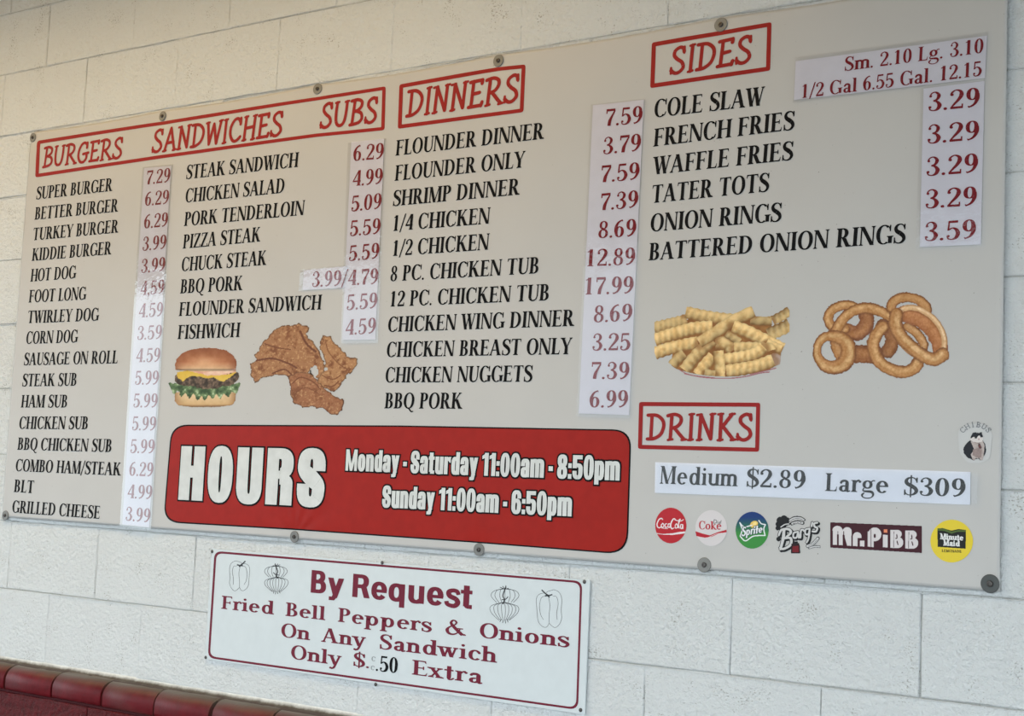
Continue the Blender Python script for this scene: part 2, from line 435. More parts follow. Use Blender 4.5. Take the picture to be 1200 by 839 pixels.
class Serif:
    def __init__(s, T=0.135, h=0.04, S=0.075, sh=0.032, br=0.05, xh=0.66, space=0.36):
        s.space = space
        s.T, s.h, s.S, s.sh, s.br, s.xh = T, h, S, sh, br, xh
        s.cache = {}
    def sf(s, x, y, up, w_=None, L=None, R=None):
        w_ = w_ or s.T; L = s.S if L is None else L; R = s.S if R is None else R
        d = 1 if up else -1
        o = [[(x - w_ / 2 - L, y), (x + w_ / 2 + R, y), (x + w_ / 2 + R, y + d * s.sh), (x - w_ / 2 - L, y + d * s.sh)]]
        b = s.br
        o.append([(x - w_ / 2 - L * 0.55, y + d * s.sh), (x + w_ / 2 + R * 0.55, y + d * s.sh), (x + w_ / 2, y + d * (s.sh + b)), (x - w_ / 2, y + d * (s.sh + b))])
        return o
    def stem(s, x, y0=0, y1=1, w_=None, b=True, t=True, **k):
        w_ = w_ or s.T
        o = rect(x - w_ / 2, y0, x + w_ / 2, y1)
        if b: o += s.sf(x, y0, True, w_, **k)
        if t: o += s.sf(x, y1, False, w_, **k)
        return o
    def tick(s, x, y, d, L=0.17):   # vertical beak on the end of an arm
        q = s.h
        return [[(x - q * 0.9, y), (x, y), (x + 0.012, y + d * L), (x - q * 0.35, y + d * L)], [(x - 0.10, y), (x - q * .3, y), (x - q * 0.5, y + d * L * 0.62), (x - q * 0.8, y + d * L * 0.55)]]
    def g(s, c):
        if c not in s.cache: s.cache[c] = s.make(c)
        return s.cache[c]
    def make(s, c):
        T, h, S, X = s.T, s.h, s.S, s.xh
        l = S + T / 2 + 0.02      # stem centre of letters with a left stem
        if c == ' ': return [], s.space
        if c == 'A':
            return dg(.10, 0, .385, 1, h * 1.25) + dg(.70, 0, .40, 1, T * 1.05) + rect(.19, .30, .62, .30 + h) + s.sf(.10, 0, True, h) + s.sf(.70, 0, True, T), .88
        if c == 'B':
            return s.stem(l, R=0) + rect(l, 1 - h, .36, 1) + rect(l, .51 - h / 2, .38, .51 + h / 2) + rect(l, 0, .36, h) + ring(.34, .745, .27, .255, T * .95, h, -90, 90) + ring(.35, .265, .32, .265, T, h, -90, 90), .74
        if c == 'C':
            return ring(.44, .5, .40, .515, T, h, 48, 312) + dg(.75, .66, .75, .99, h) + cv([(.69, .90), (.735, .80), (.755, .68)], [h, .08, h * .7]) + cv([(.66, .08), (.73, .15), (.78, .28)], [h * 1.2, h, h * .8]), .84
        if c == 'D':
            return s.stem(l, R=0) + rect(l, 1 - h, .37, 1) + rect(l, 0, .37, h) + ring(.34, .5, .47, .5, T, h, -90, 90), .88
        if c in 'EF':
            o = s.stem(l, R=0, b=(c == 'E')) if c == 'E' else s.stem(l)
            o = o + rect(l, 1 - h, .62, 1) + s.tick(.62, 1, -1) + rect(l, .51 - h / 2, .50, .51 + h / 2) + rect(.49, .40, .49 + h * .8, .62)
            if c == 'E': o += rect(l, 0, .66, h) + [[(.66 - h, 0), (.66, 0), (.69, .22), (.665, .22)], [(.56, h), (.66, h), (.67, .14)]]
            return o, .73 if c == 'E' else .68
        if c == 'G':
            return ring(.44, .5, .40, .515, T, h, 48, 306) + dg(.75, .66, .75, .99, h) + cv([(.69, .90), (.735, .80), (.755, .68)], [h, .08, h * .7]) + rect(.66, .04, .66 + T, .42) + s.sf(.66 + T / 2, .42, False), .90
        if c == 'H':
            return s.stem(l) + s.stem(.72) + rect(l, .5 - h / 2, .72, .5 + h / 2), .88
        if c == 'I': return s.stem(l), 2 * l
        if c == 'K':
            return s.stem(l) + dg(.24, .40, .64, 1, h * 1.4) + dg(.40, .58, .70, 0, T * 1.15) + s.sf(.64, 1, False, h) + s.sf(.71, 0, True, T, L=.05), .88
        if c == 'L':
            return s.stem(l, t=True) + rect(l, 0, .60, h) + [[(.60 - h, 0), (.60, 0), (.63, .26), (.605, .26)], [(.50, h), (.60, h), (.61, .16)]], .66
        if c == 'M':
            return s.stem(.12, w_=h * 1.1, t=False) + s.sf(.12, 1, False, h, R=0.02) + dg(.16, 1, .47, 0, T) + dg(.47, .02, .78, 1, h) + s.stem(.84), 1.02
        if c == 'N':
            return s.stem(.12, w_=h * 1.1, t=False) + s.sf(.12, 1, False, h, R=0.04) + dg(.15, 1, .70, 0, T * 1.05) + s.stem(.74, w_=h * 1.1, b=False) + rect(.72, 0, .76, .1), .86
        if c == 'O': return ring(.44, .5, .41, .515, T, h), .88
        if c == 'Q': return ring(.44, .5, .41, .515, T, h) + cv([(.42, .06), (.55, -.08), (.68, -.19), (.84, -.17)], [h, .10, .09, h]), .88
        if c in 'PR':
            o = s.stem(l) + rect(l, 1 - h, .36, 1) + rect(l, .46, .37, .46 + h) + ring(.34, .73, .31, .27, T, h, -90, 90)
            if c == 'P': return o, .70
            return o + dg(.42, .47, .66, 0, T * 1.1) + s.sf(.69, 0, True, T, L=.03, R=.06), .83
        if c == 'S':
            return cv([(.56, .80), (.50, .93), (.36, .985), (.20, .93), (.13, .79), (.19, .64), (.36, .52), (.52, .38), (.57, .22), (.48, .07), (.32, .012), (.16, .06), (.08, .21)],
                      [h, h, h, T * .62, T * .85, T, T * 1.12, T, T * .85, T * .6, h, h, h]) + rect(.55, .70, .55 + h, .99) + rect(.06, .0, .06 + h, .31), .67
        if c == 'T':
            return s.stem(.38, t=False) + rect(.04, 1 - h, .72, 1) + s.tick(.72, 1, -1, .2) + [[(.76 - x_, y_) for x_, y_ in q][::-1] for q in s.tick(.72, 1, -1, .2)], .77
        if c == 'U':
            return s.stem(l, .28, 1, b=False) + s.stem(.70, .28, 1, w_=h * 1.1, b=False) + ring((l - T / 2 + .72) / 2, .32, (.72 - l + T / 2) / 2, .335, T, h * 1.3, 180, 270) + ring((l - T / 2 + .72) / 2, .32, (.72 - l + T / 2) / 2, .335, h, h * 1.3, 270, 360), .82
        if c == 'W':
            return dg(.12, 1, .36, 0, T) + dg(.36, 0, .58, 1, h) + dg(.53, 1, .76, 0, T) + dg(.76, 0, .98, 1, h) + s.sf(.12, 1, False) + s.sf(.55, 1, False) + s.sf(.98, 1, False, h), 1.08
        if c == 'Y':
            return dg(.13, 1, .40, .42, T) + dg(.43, .42, .68, 1, h) + s.stem(.40, 0, .45, t=False) + s.sf(.13, 1, False) + s.sf(.68, 1, False, h), .80
        if c == 'Z':
            return dg(.11, 0, .58, 1, T) + rect(.09, 1 - h, .66, 1) + rect(.05, 0, .66, h) + rect(.07, .78, .07 + h, 1) + rect(.64, 0, .64 + h, .24), .72
        if c == '0': return ring(.31, .5, .27, .51, T * .92, h), .62
        if c == '1': return rect(.31 - T / 2, 0, .31 + T / 2, 1) + s.sf(.31, 0, True) + cv([(.12, .86), (.2, .88), (.30, .985)], [h, h, h], 3), .62
        if c == '2':
            return cv([(.09, .72), (.12, .88), (.28, .985), (.45, .90), (.49, .72), (.40, .50), (.24, .28), (.08, .05)], [.10, h * 1.5, h, T * .7, T, T * .8, h * 1.7, h]) + rect(.07, 0, .52, .12) + rect(.51, 0, .51 + h, .24) + [disc(.12, .75, .065)], .62
        if c == '3':
            return cv([(.10, .78), (.16, .92), (.29, .985), (.42, .90), (.46, .76), (.39, .59), (.24, .53)], [h, h, h, T * .65, T * .85, T * .6, h]) + cv([(.24, .53), (.40, .47), (.50, .28), (.43, .08), (.28, .012), (.13, .07), (.09, .22)], [h, T * .6, T, T * .75, h, h, h]) + [disc(.13, .78, .06), disc(.12, .2, .065)], .62
        if c == '4': return rect(.36, 0, .36 + T, 1) + dg(.06, .30, .42, 1, h * 1.4) + rect(.03, .25, .58, .25 + h * 1.5) + s.sf(.36 + T / 2, 0, True, L=.06, R=.06), .62
        if c == '5':
            return rect(.13, .88, .50, 1) + dg(.12, .48, .15, .98, h * 1.2) + cv([(.13, .50), (.27, .61), (.43, .53), (.51, .32), (.44, .10), (.27, .012), (.13, .06), (.09, .19)], [h, h, T * .75, T, T * .8, h, h, h]) + [disc(.13, .19, .065)], .62
        if c in '69':
            o = ring(.31, .31, .25, .32, T * .9, h) + cv([(.12, .30), (.12, .58), (.24, .86), (.46, .995)], [T * .9, T * .9, T * .6, h]) + cv([(.30, .90), (.40, .97), (.48, .92)], [h * .8, h, h * .8])
            if c == '9': o = [[(.62 - x_, 1 - y_) for x_, y_ in q] for q in o]
            return o, .62
        if c == '7': return rect(.08, .86, .56, 1) + cv([(.54, .88), (.40, .58), (.29, .30), (.26, 0)], [h * 1.3, T * .6, T * .95, T]) + rect(.07, .72, .07 + h, 1), .60
        if c == '8': return ring(.31, .755, .22, .25, T * .72, h) + ring(.31, .26, .26, .27, T * .8, h) + dg(.42, .42, .20, .62, T * .9), .62
        if c == '.': return [disc(.12, .055, .075)], .25
        if c == ',': return [disc(.12, .06, .075)] + cv([(.16, .05), (.16, -.08), (.07, -.2)], [.09, .06, .02]), .25
        if c == '/': return dg(.04, -.12, .38, 1.06, h * 1.4), .42
        if c == '-': return rect(.05, .3, .3, .4), .35
        if c == '$': return [[(x_ * .95, y_) for x_, y_ in q] for q in s.g('S')[0]] + rect(.29, -.12, .29 + h, 1.12), .62
        if c == '&': return cv([(.82, .02), (.62, .25), (.34, .62), (.27, .80), (.35, .95), (.47, .93), (.52, .80), (.42, .64), (.20, .48), (.10, .28), (.18, .07), (.36, .012), (.56, .12), (.70, .40)], [T, T, T * .9, T * .7, h * 1.3, T * .5, T * .5, h, T * .5, T * .9, T * .8, h * 1.5, h, h]) + rect(.58, .40, .84, .40 + s.sh) + s.sf(.84, 0, True, T, L=0, R=.05), .96
        # lower case
        if c in 'nmhru':
            ll = l * .95
            if c == 'r': return s.stem(ll, 0, X, t=False) + s.sf(ll, X, False, R=0) + cv([(ll, X * .6), (ll + .14, X * .93), (ll + .27, X * .98)], [h, T * .5, T * .6]) + [disc(ll + .28, X * .88, .07)], .52
            if c == 'u': return s.stem(ll, .18, X, b=False, R=0) + s.stem(.58, 0, X, b=True, L=0) + ring((ll + .58) / 2, .22, (.58 - ll) / 2 + T / 2, .235, T * .9, h * 2, 180, 330), .73
            top = 1 if c == 'h' else X
            o = s.stem(ll, 0, top, t=False) + s.sf(ll, top, False, R=0)
            for k in range(2 if c == 'm' else 1):
                a = ll + .36 * k; b = a + .36
                o += s.stem(b, 0, X * .72, t=False) + ring((a + b) / 2, X * .70, .18 + T / 2, X * .315, T, h * 2, 0, 150)
            return o, ll * 2 + .36 * (2 if c == 'm' else 1) - .02
        if c in 'il':
            top = 1 if c == 'l' else X
            o = s.stem(l, 0, top, t=False) + s.sf(l, top, False, R=0)
            if c == 'i': o.append(disc(l - .01, X + .21, .085))
            return o, 2 * l
        if c in 'bdpq':
            a = {'b': 0, 'p': 0, 'd': 1, 'q': 1}[c]; lx = l * .95
            sx_ = lx if a == 0 else .62 - .0
            y0, y1 = (0, 1) if c in 'bd' else (-.32, X)
            o = rect(sx_ - T / 2, y0, sx_ + T / 2, y1)
            if c in 'bd': o += s.sf(sx_, 1, False, R=0) + (s.sf(sx_, 0, True, L=0) if c == 'd' else [])
            else: o += s.sf(sx_, -.32, True) + s.sf(sx_, X, False, R=0)
            cx_ = sx_ + .23 if a == 0 else sx_ - .23
            o += ring(cx_, X / 2, .29, X / 2 + .012, T, h * 1.4)
            return o, .80
        if c == 'o': return ring(.35, X / 2, .30, X / 2 + .012, T, h * 1.2), .70
        if c == 'c': return ring(.35, X / 2, .30, X / 2 + .012, T, h * 1.2, 40, 320) + [disc(.54, X * .74, .07)], .62
        if c == 'e': return ring(.35, X / 2, .30, X / 2 + .012, T, h * 1.2, 0, 318) + rect(.10, X * .50, .62, X * .50 + h * 1.2), .68
        if c == 'a':
            return s.stem(.47, .08, X * .72, b=False, t=False) + ring(.33, X * .70, .14 + T / 2, X * .315, T * .9, h * 2, 0, 150) + [disc(.17, X * .76, .068)] + ring(.30, X * .26, .22, X * .275, T * .9, h * 1.3, 60, 330) + cv([(.47, .10), (.52, .02), (.64, .06)], [T, h * 1.5, h]), .66
        if c == 'g':
            return ring(.32, X * .66, .25, X * .35, T * .85, h * 1.2) + cv([(.16, .24), (.10, .14), (.16, .07), (.34, .06), (.54, .03), (.62, -.10), (.54, -.26), (.32, -.32), (.12, -.26), (.07, -.14), (.18, -.02)], [h, h, h * 1.5, T * .7, T * .8, T * .6, h, h, h, T * .6, h]) + cv([(.50, X * .86), (.58, X), (.68, X * .98)], [h, h, .08]), .70
        if c == 's':
            return cv([(.44, X * .78), (.38, X * .93), (.27, X * .99), (.14, X * .90), (.12, X * .72), (.26, X * .54), (.42, X * .40), (.47, X * .24), (.38, X * .05), (.25, .008), (.12, X * .10), (.08, X * .27)], [h, h, h, T * .6, T * .8, T, T, T * .8, T * .6, h, h, h]) + rect(.43, X * .66, .43 + h, X) + rect(.06, 0, .06 + h, X * .34), .55
        if c == 't': return rect(.14, .1, .14 + T, .88) + rect(.03, X - h * 1.3, .42, X) + cv([(.14 + T / 2, .14), (.24, .02), (.36, .03), (.44, .13)], [T, T * .6, h * 1.2, h]), .48
        if c == 'x': return dg(.13, X, .50, 0, T) + dg(.12, 0, .50, X, h * 1.3) + s.sf(.13, X, False) + s.sf(.50, X, False, h) + s.sf(.12, 0, True, h) + s.sf(.50, 0, True), .66
        if c == 'y': return dg(.13, X, .36, 0, T) + cv([(.58, X), (.40, .08), (.30, -.20), (.16, -.28)], [h * 1.4, h * 1.5, h * 1.6, h * 1.5], 4) + [disc(.14, -.24, .07)] + s.sf(.13, X, False) + s.sf(.56, X, False, h), .72
        if c == 'k': return s.stem(l, 0, 1, t=False) + s.sf(l, 1, False, R=0) + dg(.24, .26, .54, X, h * 1.4) + dg(.34, .36, .58, 0, T) + s.sf(.54, X, False, h) + s.sf(.58, 0, True, L=.04), .74
        if c == 'w': return dg(.12, X, .32, 0, T) + dg(.32, 0, .50, X, h * 1.4) + dg(.47, X, .66, 0, T) + dg(.66, 0, .84, X, h * 1.4) + s.sf(.12, X, False) + s.sf(.84, X, False, h) + s.sf(.48, X, False), .98
        return rect(.05, 0, .4, 1), .45

class Block:      # very heavy condensed gothic
    def __init__(s, T=.25, h=.17, W=.62, n=3.2, xh=.78, gap=.055): s.T, s.h, s.W, s.n, s.X, s.gap = T, h, W, n, xh, gap
    def g(s, c):
        o, w_ = s.make(c); return o, w_
    def make(s, c):
        T, h, W, n, X = s.T, s.h, s.W, s.n, s.X
        r = W / 2; G = s.gap
        def R(cx, cy, rx, ry, a0=0, a1=360): return ring(cx, cy, rx, ry, T, h, a0, a1, 2.5, 28 if a1 - a0 > 300 else 14, 2.8)
        if c == ' ': return [], .22
        if c == 'H': o = rect(0, 0, T, 1) + rect(W - T, 0, W, 1) + rect(T * .9, .42, W - T * .9, .64)
        elif c in 'O0': o = R(r, .5, r, .52)
        elif c == 'U': o = rect(0, .25, T, 1) + rect(W - T, .25, W, 1) + R(r, .32, r, .34, 180, 360)
        elif c == 'R': o = rect(0, 0, T, 1) + rect(0, 1 - h, r, 1) + rect(T * .9, .46, r, .46 + h * .75) + R(r, .73, r, .27, -90, 90) + rect(W - T, 0, W, .36) + rect(T * .9, .46, r, .54) + ring(r, .35, r, .20, T, h, 0, 90, 2.6, 10)
        elif c == 'S':
            o = R(r, .70, r, .315, 0, 180) + R(r, .30, r, .315, 180, 360) + cv([(T / 2, .74), (T * .55, .62), (r, .50), (W - T * .55, .38), (W - T / 2, .26)], [T, T, T * 1.15, T, T]) + rect(W - T, .62, W, .74) + rect(0, .27, T, .39)
        elif c == 'M': o = rect(0, 0, T * .8, 1) + rect(W * 1.4 - T * .8, 0, W * 1.4, 1) + dg(T * .55, 1, W * .7, 0, T * .75) + dg(W * 1.4 - T * .55, 1, W * .7, 0, T * .75); return o, W * 1.4 + G
        elif c == 'o': o = R(r * .92, X / 2, r * .92, X / 2 + .015); return o, W * .92 + G
        elif c in 'nr':
            w_ = W * .92
            o = rect(0, 0, T, X) + ring(w_ / 2, X * .66, w_ / 2, X * .355, T, h, 0, 130, 2.8)
            if c == 'r': return rect(0, 0, T, X) + ring(.40, X * .62, .26, X * .38, T * .9, h * 1.2, 80, 150, 2.8) + rect(.36, X - .26, .44, X), .44 + G
            o += rect(w_ - T, 0, w_, X * .72); return o, w_ + G
        elif c == 'm':
            w_ = W * .92; d = w_ - T; o = rect(0, 0, T, X)
            for k in (0, 1): o += ring(w_ / 2 + k * d, X * .66, w_ / 2, X * .355, T, h, 0, 130, 2.8) + rect(w_ - T + k * d, 0, w_ + k * d, X * .72)
            return o, w_ + d + G
        elif c == 'u': w_ = W * .92; o = rect(0, .2, T, X) + rect(w_ - T, 0, w_, X) + ring(w_ / 2, .26, w_ / 2, .275, T, h, 180, 310, 2.8); return o, w_ + G
        elif c in 'dpb':
            w_ = W * .92; o = ring(w_ / 2, X / 2, w_ / 2, X / 2 + .015, T, h, 0, 360, n, 14, 3.5)
            o += {'d': rect(w_ - T, 0, w_, 1), 'p': rect(0, -.2, T, X), 'b': rect(0, 0, T, 1)}[c]; return o, w_ + G
        elif c == 'a':
            w_ = W * .9; o = rect(w_ - T, 0, w_, X * .7) + ring(w_ / 2, X * .68, w_ / 2, X * .335, T, h, 0, 180, 2.8) + rect(0, X * .60, T, X * .70) + ring(w_ / 2, X * .27, w_ / 2, X * .285, T, h * .8, 70, 300, 2.8); return o, w_ + G
        elif c == 't': return rect(.06, .08, .06 + T, .95) + rect(0, X - .15, .40, X) + rect(.12, 0, .40, .15), .40 + G
        elif c == 'y': return dg(T / 2, X, .30, 0, T * .95) + dg(W * .95 - T / 2, X, .22, -.2, T * .95) + rect(.04, -.22, .28, -.08), W * .95 + G
        elif c == '1': return rect(.16, 0, .16 + T, 1) + [[(0, .72), (.2, .78), (.2, 1), (.14, .93), (0, .87)]], .16 + T + G
        elif c == ':': return rect(0, 0, T * .85, .2) + rect(0, .45, T * .85, .65), T * .85 + G
        elif c == '-': return rect(0, .30, .26, .50), .26 + G
        elif c == '8': o = R(r, .74, r * .96, .275) + R(r, .27, r, .285)
        elif c == '6': o = R(r, .32, r, .335) + rect(0, .3, T, .7) + R(r, .70, r, .315, 0, 180) + rect(W - T, .66, W, .74)
        elif c == '5': o = rect(0, .45, T, 1) + rect(0, 1 - h, W * .96, 1) + R(r, .30, r, .315, 180, 360) + R(r, .42, r, .24, 0, 110) + rect(W - T, .28, W, .44) + rect(0, .26, T, .34)
        else: o = rect(0, 0, W, 1)
        return o, W + G

class Sans:      # bold grotesque
    def g(s, c):
        T, h, X = .215, .165, .74
        if c == ' ': return [], .28
        if c == 'B': return rect(.07, 0, .07 + T, 1) + rect(.1, 1 - h, .38, 1) + rect(.1, .43, .40, .43 + h) + rect(.1, 0, .40, h) + ring(.38, .735, .28, .265, T, h, -90, 90, 2.4) + ring(.40, .30, .31, .30, T, h, -90, 90, 2.4), .77
        if c == 'R': return rect(.07, 0, .07 + T, 1) + rect(.1, 1 - h, .42, 1) + rect(.1, .40, .44, .40 + h) + ring(.41, .70, .31, .30, T, h, -90, 90, 2.4) + dg(.52, .46, .66, 0, T * 1.1), .80
        if c == 'y': return dg(.12, X, .34, .02, T * 1.05) + dg(.56, X, .30, -.13, T * 1.05) + rect(.08, -.24, .30, -.08) + [[(.2, -.24), (.3, -.24), (.40, -.10), (.2, -.06)]], .68
        if c == 'e': return ring(.34, X / 2, .31, X / 2 + .02, T, h, 0, 325, 2.3) + rect(.14, X * .40, .64, X * .58), .68
        if c == 'q': return ring(.34, X / 2, .31, X / 2 + .02, T, h, 0, 360, 2.4) + rect(.46, -.25, .46 + T * .95, X), .74
        if c == 'u': return rect(.06, .22, .06 + T, X) + rect(.46, 0, .46 + T * .95, X) + ring(.36, .27, .30, .29, T, h, 180, 330, 2.4), .74
        if c == 's': return cv([(.52, X * .70), (.46, X * .88), (.31, X * .92), (.16, X * .82), (.20, X * .60), (.42, X * .46), (.50, X * .26), (.40, X * .08), (.26, X * .07), (.12, X * .14), (.08, X * .30)], [h * .9, h, h, T * .85, T * .9, T * .9, T * .9, T * .85, h, h, h]), .60
        if c == 't': return rect(.10, .08, .10 + T, .93) + rect(.0, X - .15, .42, X) + cv([(.10 + T / 2, .16), (.25, .08), (.42, .075)], [T, h, h]), .46
        return rect(0, 0, .4, 1), .45

class Hand:      # bouncy pen lettering with little ticks
    W = .14
    def g(s, c):
        W = s.W; K = lambda *P, sub=5, w_=None: cv(list(P), w_ or W, sub, True)
        tk = lambda x, y: K((x - .09, y - .01), (x + .09, y + .015), sub=1, w_=.10)
        if c == ' ': return [], .45
        G = {
         'B': (K((.16, 0.02), (.22, .98), sub=1) + K((.06, .97), (.36, 1.0), (.56, .90), (.55, .70), (.38, .56), (.20, .52)) + K((.30, .55), (.56, .44), (.62, .22), (.46, .06), (.06, .0)), .74),
         'U': (K((.14, .98), (.11, .55), (.16, .15), (.34, .02), (.52, .14), (.60, .50), (.62, .98)) + tk(.14, .98) + tk(.62, .98), .78),
         'R': (K((.16, 0.02), (.20, .98), sub=1) + K((.04, .95), (.32, 1.0), (.54, .90), (.56, .70), (.42, .52), (.20, .45)) + K((.30, .48), (.52, .22), (.70, .02)) + tk(.16, .0) + tk(.70, .0), .80),
         'G': (K((.62, .86), (.46, .98), (.26, .90), (.10, .60), (.10, .28), (.26, .04), (.48, .03), (.62, .20), (.62, .42)) + K((.40, .42), (.74, .46), sub=1) + K((.62, .72), (.62, .97), sub=1), .80),
         'E': (K((.16, .02), (.20, .98), sub=1) + K((.06, .96), (.56, .99), sub=1) + K((.18, .50), (.48, .53), sub=1) + K((.05, .02), (.58, .04), sub=1) + K((.56, .86), (.57, 1.0), sub=1) + K((.58, .02), (.62, .16), sub=1), .70),
         'S': (K((.54, .80), (.50, .94), (.36, .99), (.18, .88), (.16, .70), (.30, .54), (.48, .40), (.54, .20), (.40, .04), (.22, .02), (.06, .14)) + K((.55, .76), (.54, .99), sub=1, w_=.10) + K((.07, .02), (.06, .24), sub=1, w_=.10), .68),
         'A': (K((.08, .0), (.36, 1.0), sub=1) + K((.36, 1.0), (.64, .0), sub=1) + K((.18, .34), (.56, .36), sub=1) + tk(.08, 0) + tk(.64, 0), .76),
         'N': (K((.14, .0), (.18, .98), sub=1) + K((.18, .98), (.58, .04), sub=1) + K((.58, .04), (.62, 1.0), sub=1) + tk(.14, 0) + tk(.12, .98) + tk(.64, 1.0), .78),
         'D': (K((.18, .02), (.20, .98), sub=1) + K((.04, .97), (.40, .96), (.64, .76), (.68, .50), (.56, .20), (.30, .04), (.04, .02)), .80),
         'W': (K((.10, .98), (.24, .03), sub=1) + K((.24, .03), (.44, .90), sub=1) + K((.44, .90), (.64, .03), sub=1) + K((.64, .03), (.82, 1.0), sub=1) + tk(.10, .98) + tk(.82, 1.0), .92),
         'I': (K((.16, .0), (.18, 1.0), sub=1) + tk(.16, 0) + tk(.18, 1.0), .36),
         'C': (K((.60, .80), (.48, .97), (.28, .93), (.11, .66), (.10, .32), (.26, .05), (.46, .03), (.64, .18)) + K((.61, .72), (.61, .98), sub=1), .72),
         'H': (K((.14, .0), (.18, 1.0), sub=1) + K((.60, .0), (.64, 1.0), sub=1) + K((.16, .50), (.62, .54), sub=1) + tk(.14, 0) + tk(.18, 1) + tk(.60, 0) + tk(.64, 1), .78),
         'K': (K((.16, .0), (.18, 1.0), sub=1) + K((.60, 1.0), (.20, .46), sub=1) + K((.26, .52), (.66, .02), sub=1) + tk(.16, 0) + tk(.16, 1) + tk(.60, 1) + tk(.66, .01), .76),
        }
        return G[c]

def expand(poly, d):
    """grow a convex polygon outward by d (mitred)"""
    P = [np.array(p, float) for p in poly]
    Q = [p for i, p in enumerate(P) if np.linalg.norm(p - P[i - 1]) > 1e-5]
    if len(Q) < 3: return poly
    area = sum(Q[i][0] * Q[(i + 1) % len(Q)][1] - Q[(i + 1) % len(Q)][0] * Q[i][1] for i in range(len(Q)))
    sgn = 1 if area > 0 else -1
    out = []
    for i in range(len(Q)):
        a, b, c = Q[i - 1], Q[i], Q[(i + 1) % len(Q)]
        e1 = (b - a) / np.linalg.norm(b - a); e2 = (c - b) / np.linalg.norm(c - b)
        n1 = np.array([e1[1], -e1[0]]) * sgn; n2 = np.array([e2[1], -e2[0]]) * sgn
        k = n1 + n2; den = max(1 + float(n1 @ n2), 0.5)
        out.append(tuple(b + k * d / den))
    return out

def layout(s, font, track=0.0):
    x = 0.0; polys = []; lo, hi = 1e9, -1e9
    for c in s:
        g, w_ = font.g(c)
        for q in g:
            P = [(x + a, b) for a, b in q]; polys.append(P)
            lo = min(lo, min(a for a, _ in P)); hi = max(hi, max(a for a, _ in P))
        x += w_ + track
    return polys, lo, hi

SERIF = Serif(T=.20, h=.066, sh=.044); PRICE = Serif(T=.18, h=.06, sh=.04)
CLAR = Serif(T=.185, h=.075, S=.085, sh=.07, br=.04, xh=.66, space=.62)
BLOCK = Block(T=.268, h=.19, W=.60, gap=.10); IMP = Block(T=.25, h=.17, W=.60); SANS = Sans(); HAND = Hand()

def text(name, s, font, p0, p1, cl, cr, mat, parent, yp=YB, eps=0.0006, slant=0.0, flat=False, outline=0.0, omat=None, track=0.0):
    """lay a line between two measured ends of its baseline; cap heights measured at both ends"""
    polys, lo, hi = layout(s, font, track)
    A, B = inv(p0[0], p0[1], yp), inv(p1[0], p1[1], yp)
    H = 0.5 * ((inv(p0[0], p0[1] - cl, yp) - A)[2] + (inv(p1[0], p1[1] - cr, yp) - B)[2])
    L = B[0] - A[0] - slant * H * 0.5
    def build(nm, d, e, mt, par, PL):
        V, F_ = [], []; cut = flat is False and H > 0.1; kk = 0
        for q in PL:
            P = [(A[0] + (a - lo) / (hi - lo) * L + slant * H * b, A[2] + (B[2] - A[2]) * (a - lo) / (hi - lo) + H * b) for a, b in q]
            if d: P = expand(P, d)
            ar = sum(P[i][0] * P[(i + 1) % len(P)][1] - P[(i + 1) % len(P)][0] * P[i][1] for i in range(len(P)))
            if ar < 0: P = P[::-1]
            kk += 1
            for S_ in (slices(P) if cut else [P]):
                F_.append(tuple(range(len(V), len(V) + len(S_)))); V += [(x_, z_, (kk % 17) * 2.2e-5) for x_, z_ in S_]
        V = np.array(V)
        V3 = np.stack([V[:, 0], np.full(len(V), yp - e), V[:, 1]], 1) if flat else place(V[:, :2], e)
        V3[:, 1] -= V[:, 2]
        return mesh_obj(nm, V3, F_, mt, par)
    # one mesh per word, all on the same measured line
    x = 0.0; words = []; cur = []
    for c in s:
        g, w_ = font.g(c)
        if c == ' ':
            if cur: words.append(cur)
            cur = []
        for q in g: cur.append([(x + a, b) for a, b in q])
        x += w_ + track
    if cur: words.append(cur)
    for wd in words:
        if outline:
            ob = build('letter_outline', outline, eps, omat, parent, wd)
            build(name, 0, eps + 0.0007, mat, ob, wd)
        else: build(name, 0, eps, mat, parent, wd)

def slices(P, step=0.014):
    """cut a convex polygon into horizontal bands so it can follow the vinyl"""
    z0, z1 = min(p[1] for p in P), max(p[1] for p in P)
    n = max(1, int((z1 - z0) / step)); out = []
    def clip(P, zc, keep_above):
        o = []
        for i in range(len(P)):
            a, b = P[i], P[(i + 1) % len(P)]
            ia = (a[1] >= zc) == keep_above; ib = (b[1] >= zc) == keep_above
            if ia: o.append(a)
            if ia != ib:
                t_ = (zc - a[1]) / (b[1] - a[1]); o.append((a[0] + (b[0] - a[0]) * t_, zc))
        return o
    rest = P
    for k in range(1, n):
        zc = z0 + (z1 - z0) * k / n
        lo_ = clip(rest, zc, False); rest = clip(rest, zc, True)
        if len(lo_) > 2: out.append(lo_)
    if len(rest) > 2: out.append(rest)
    return out

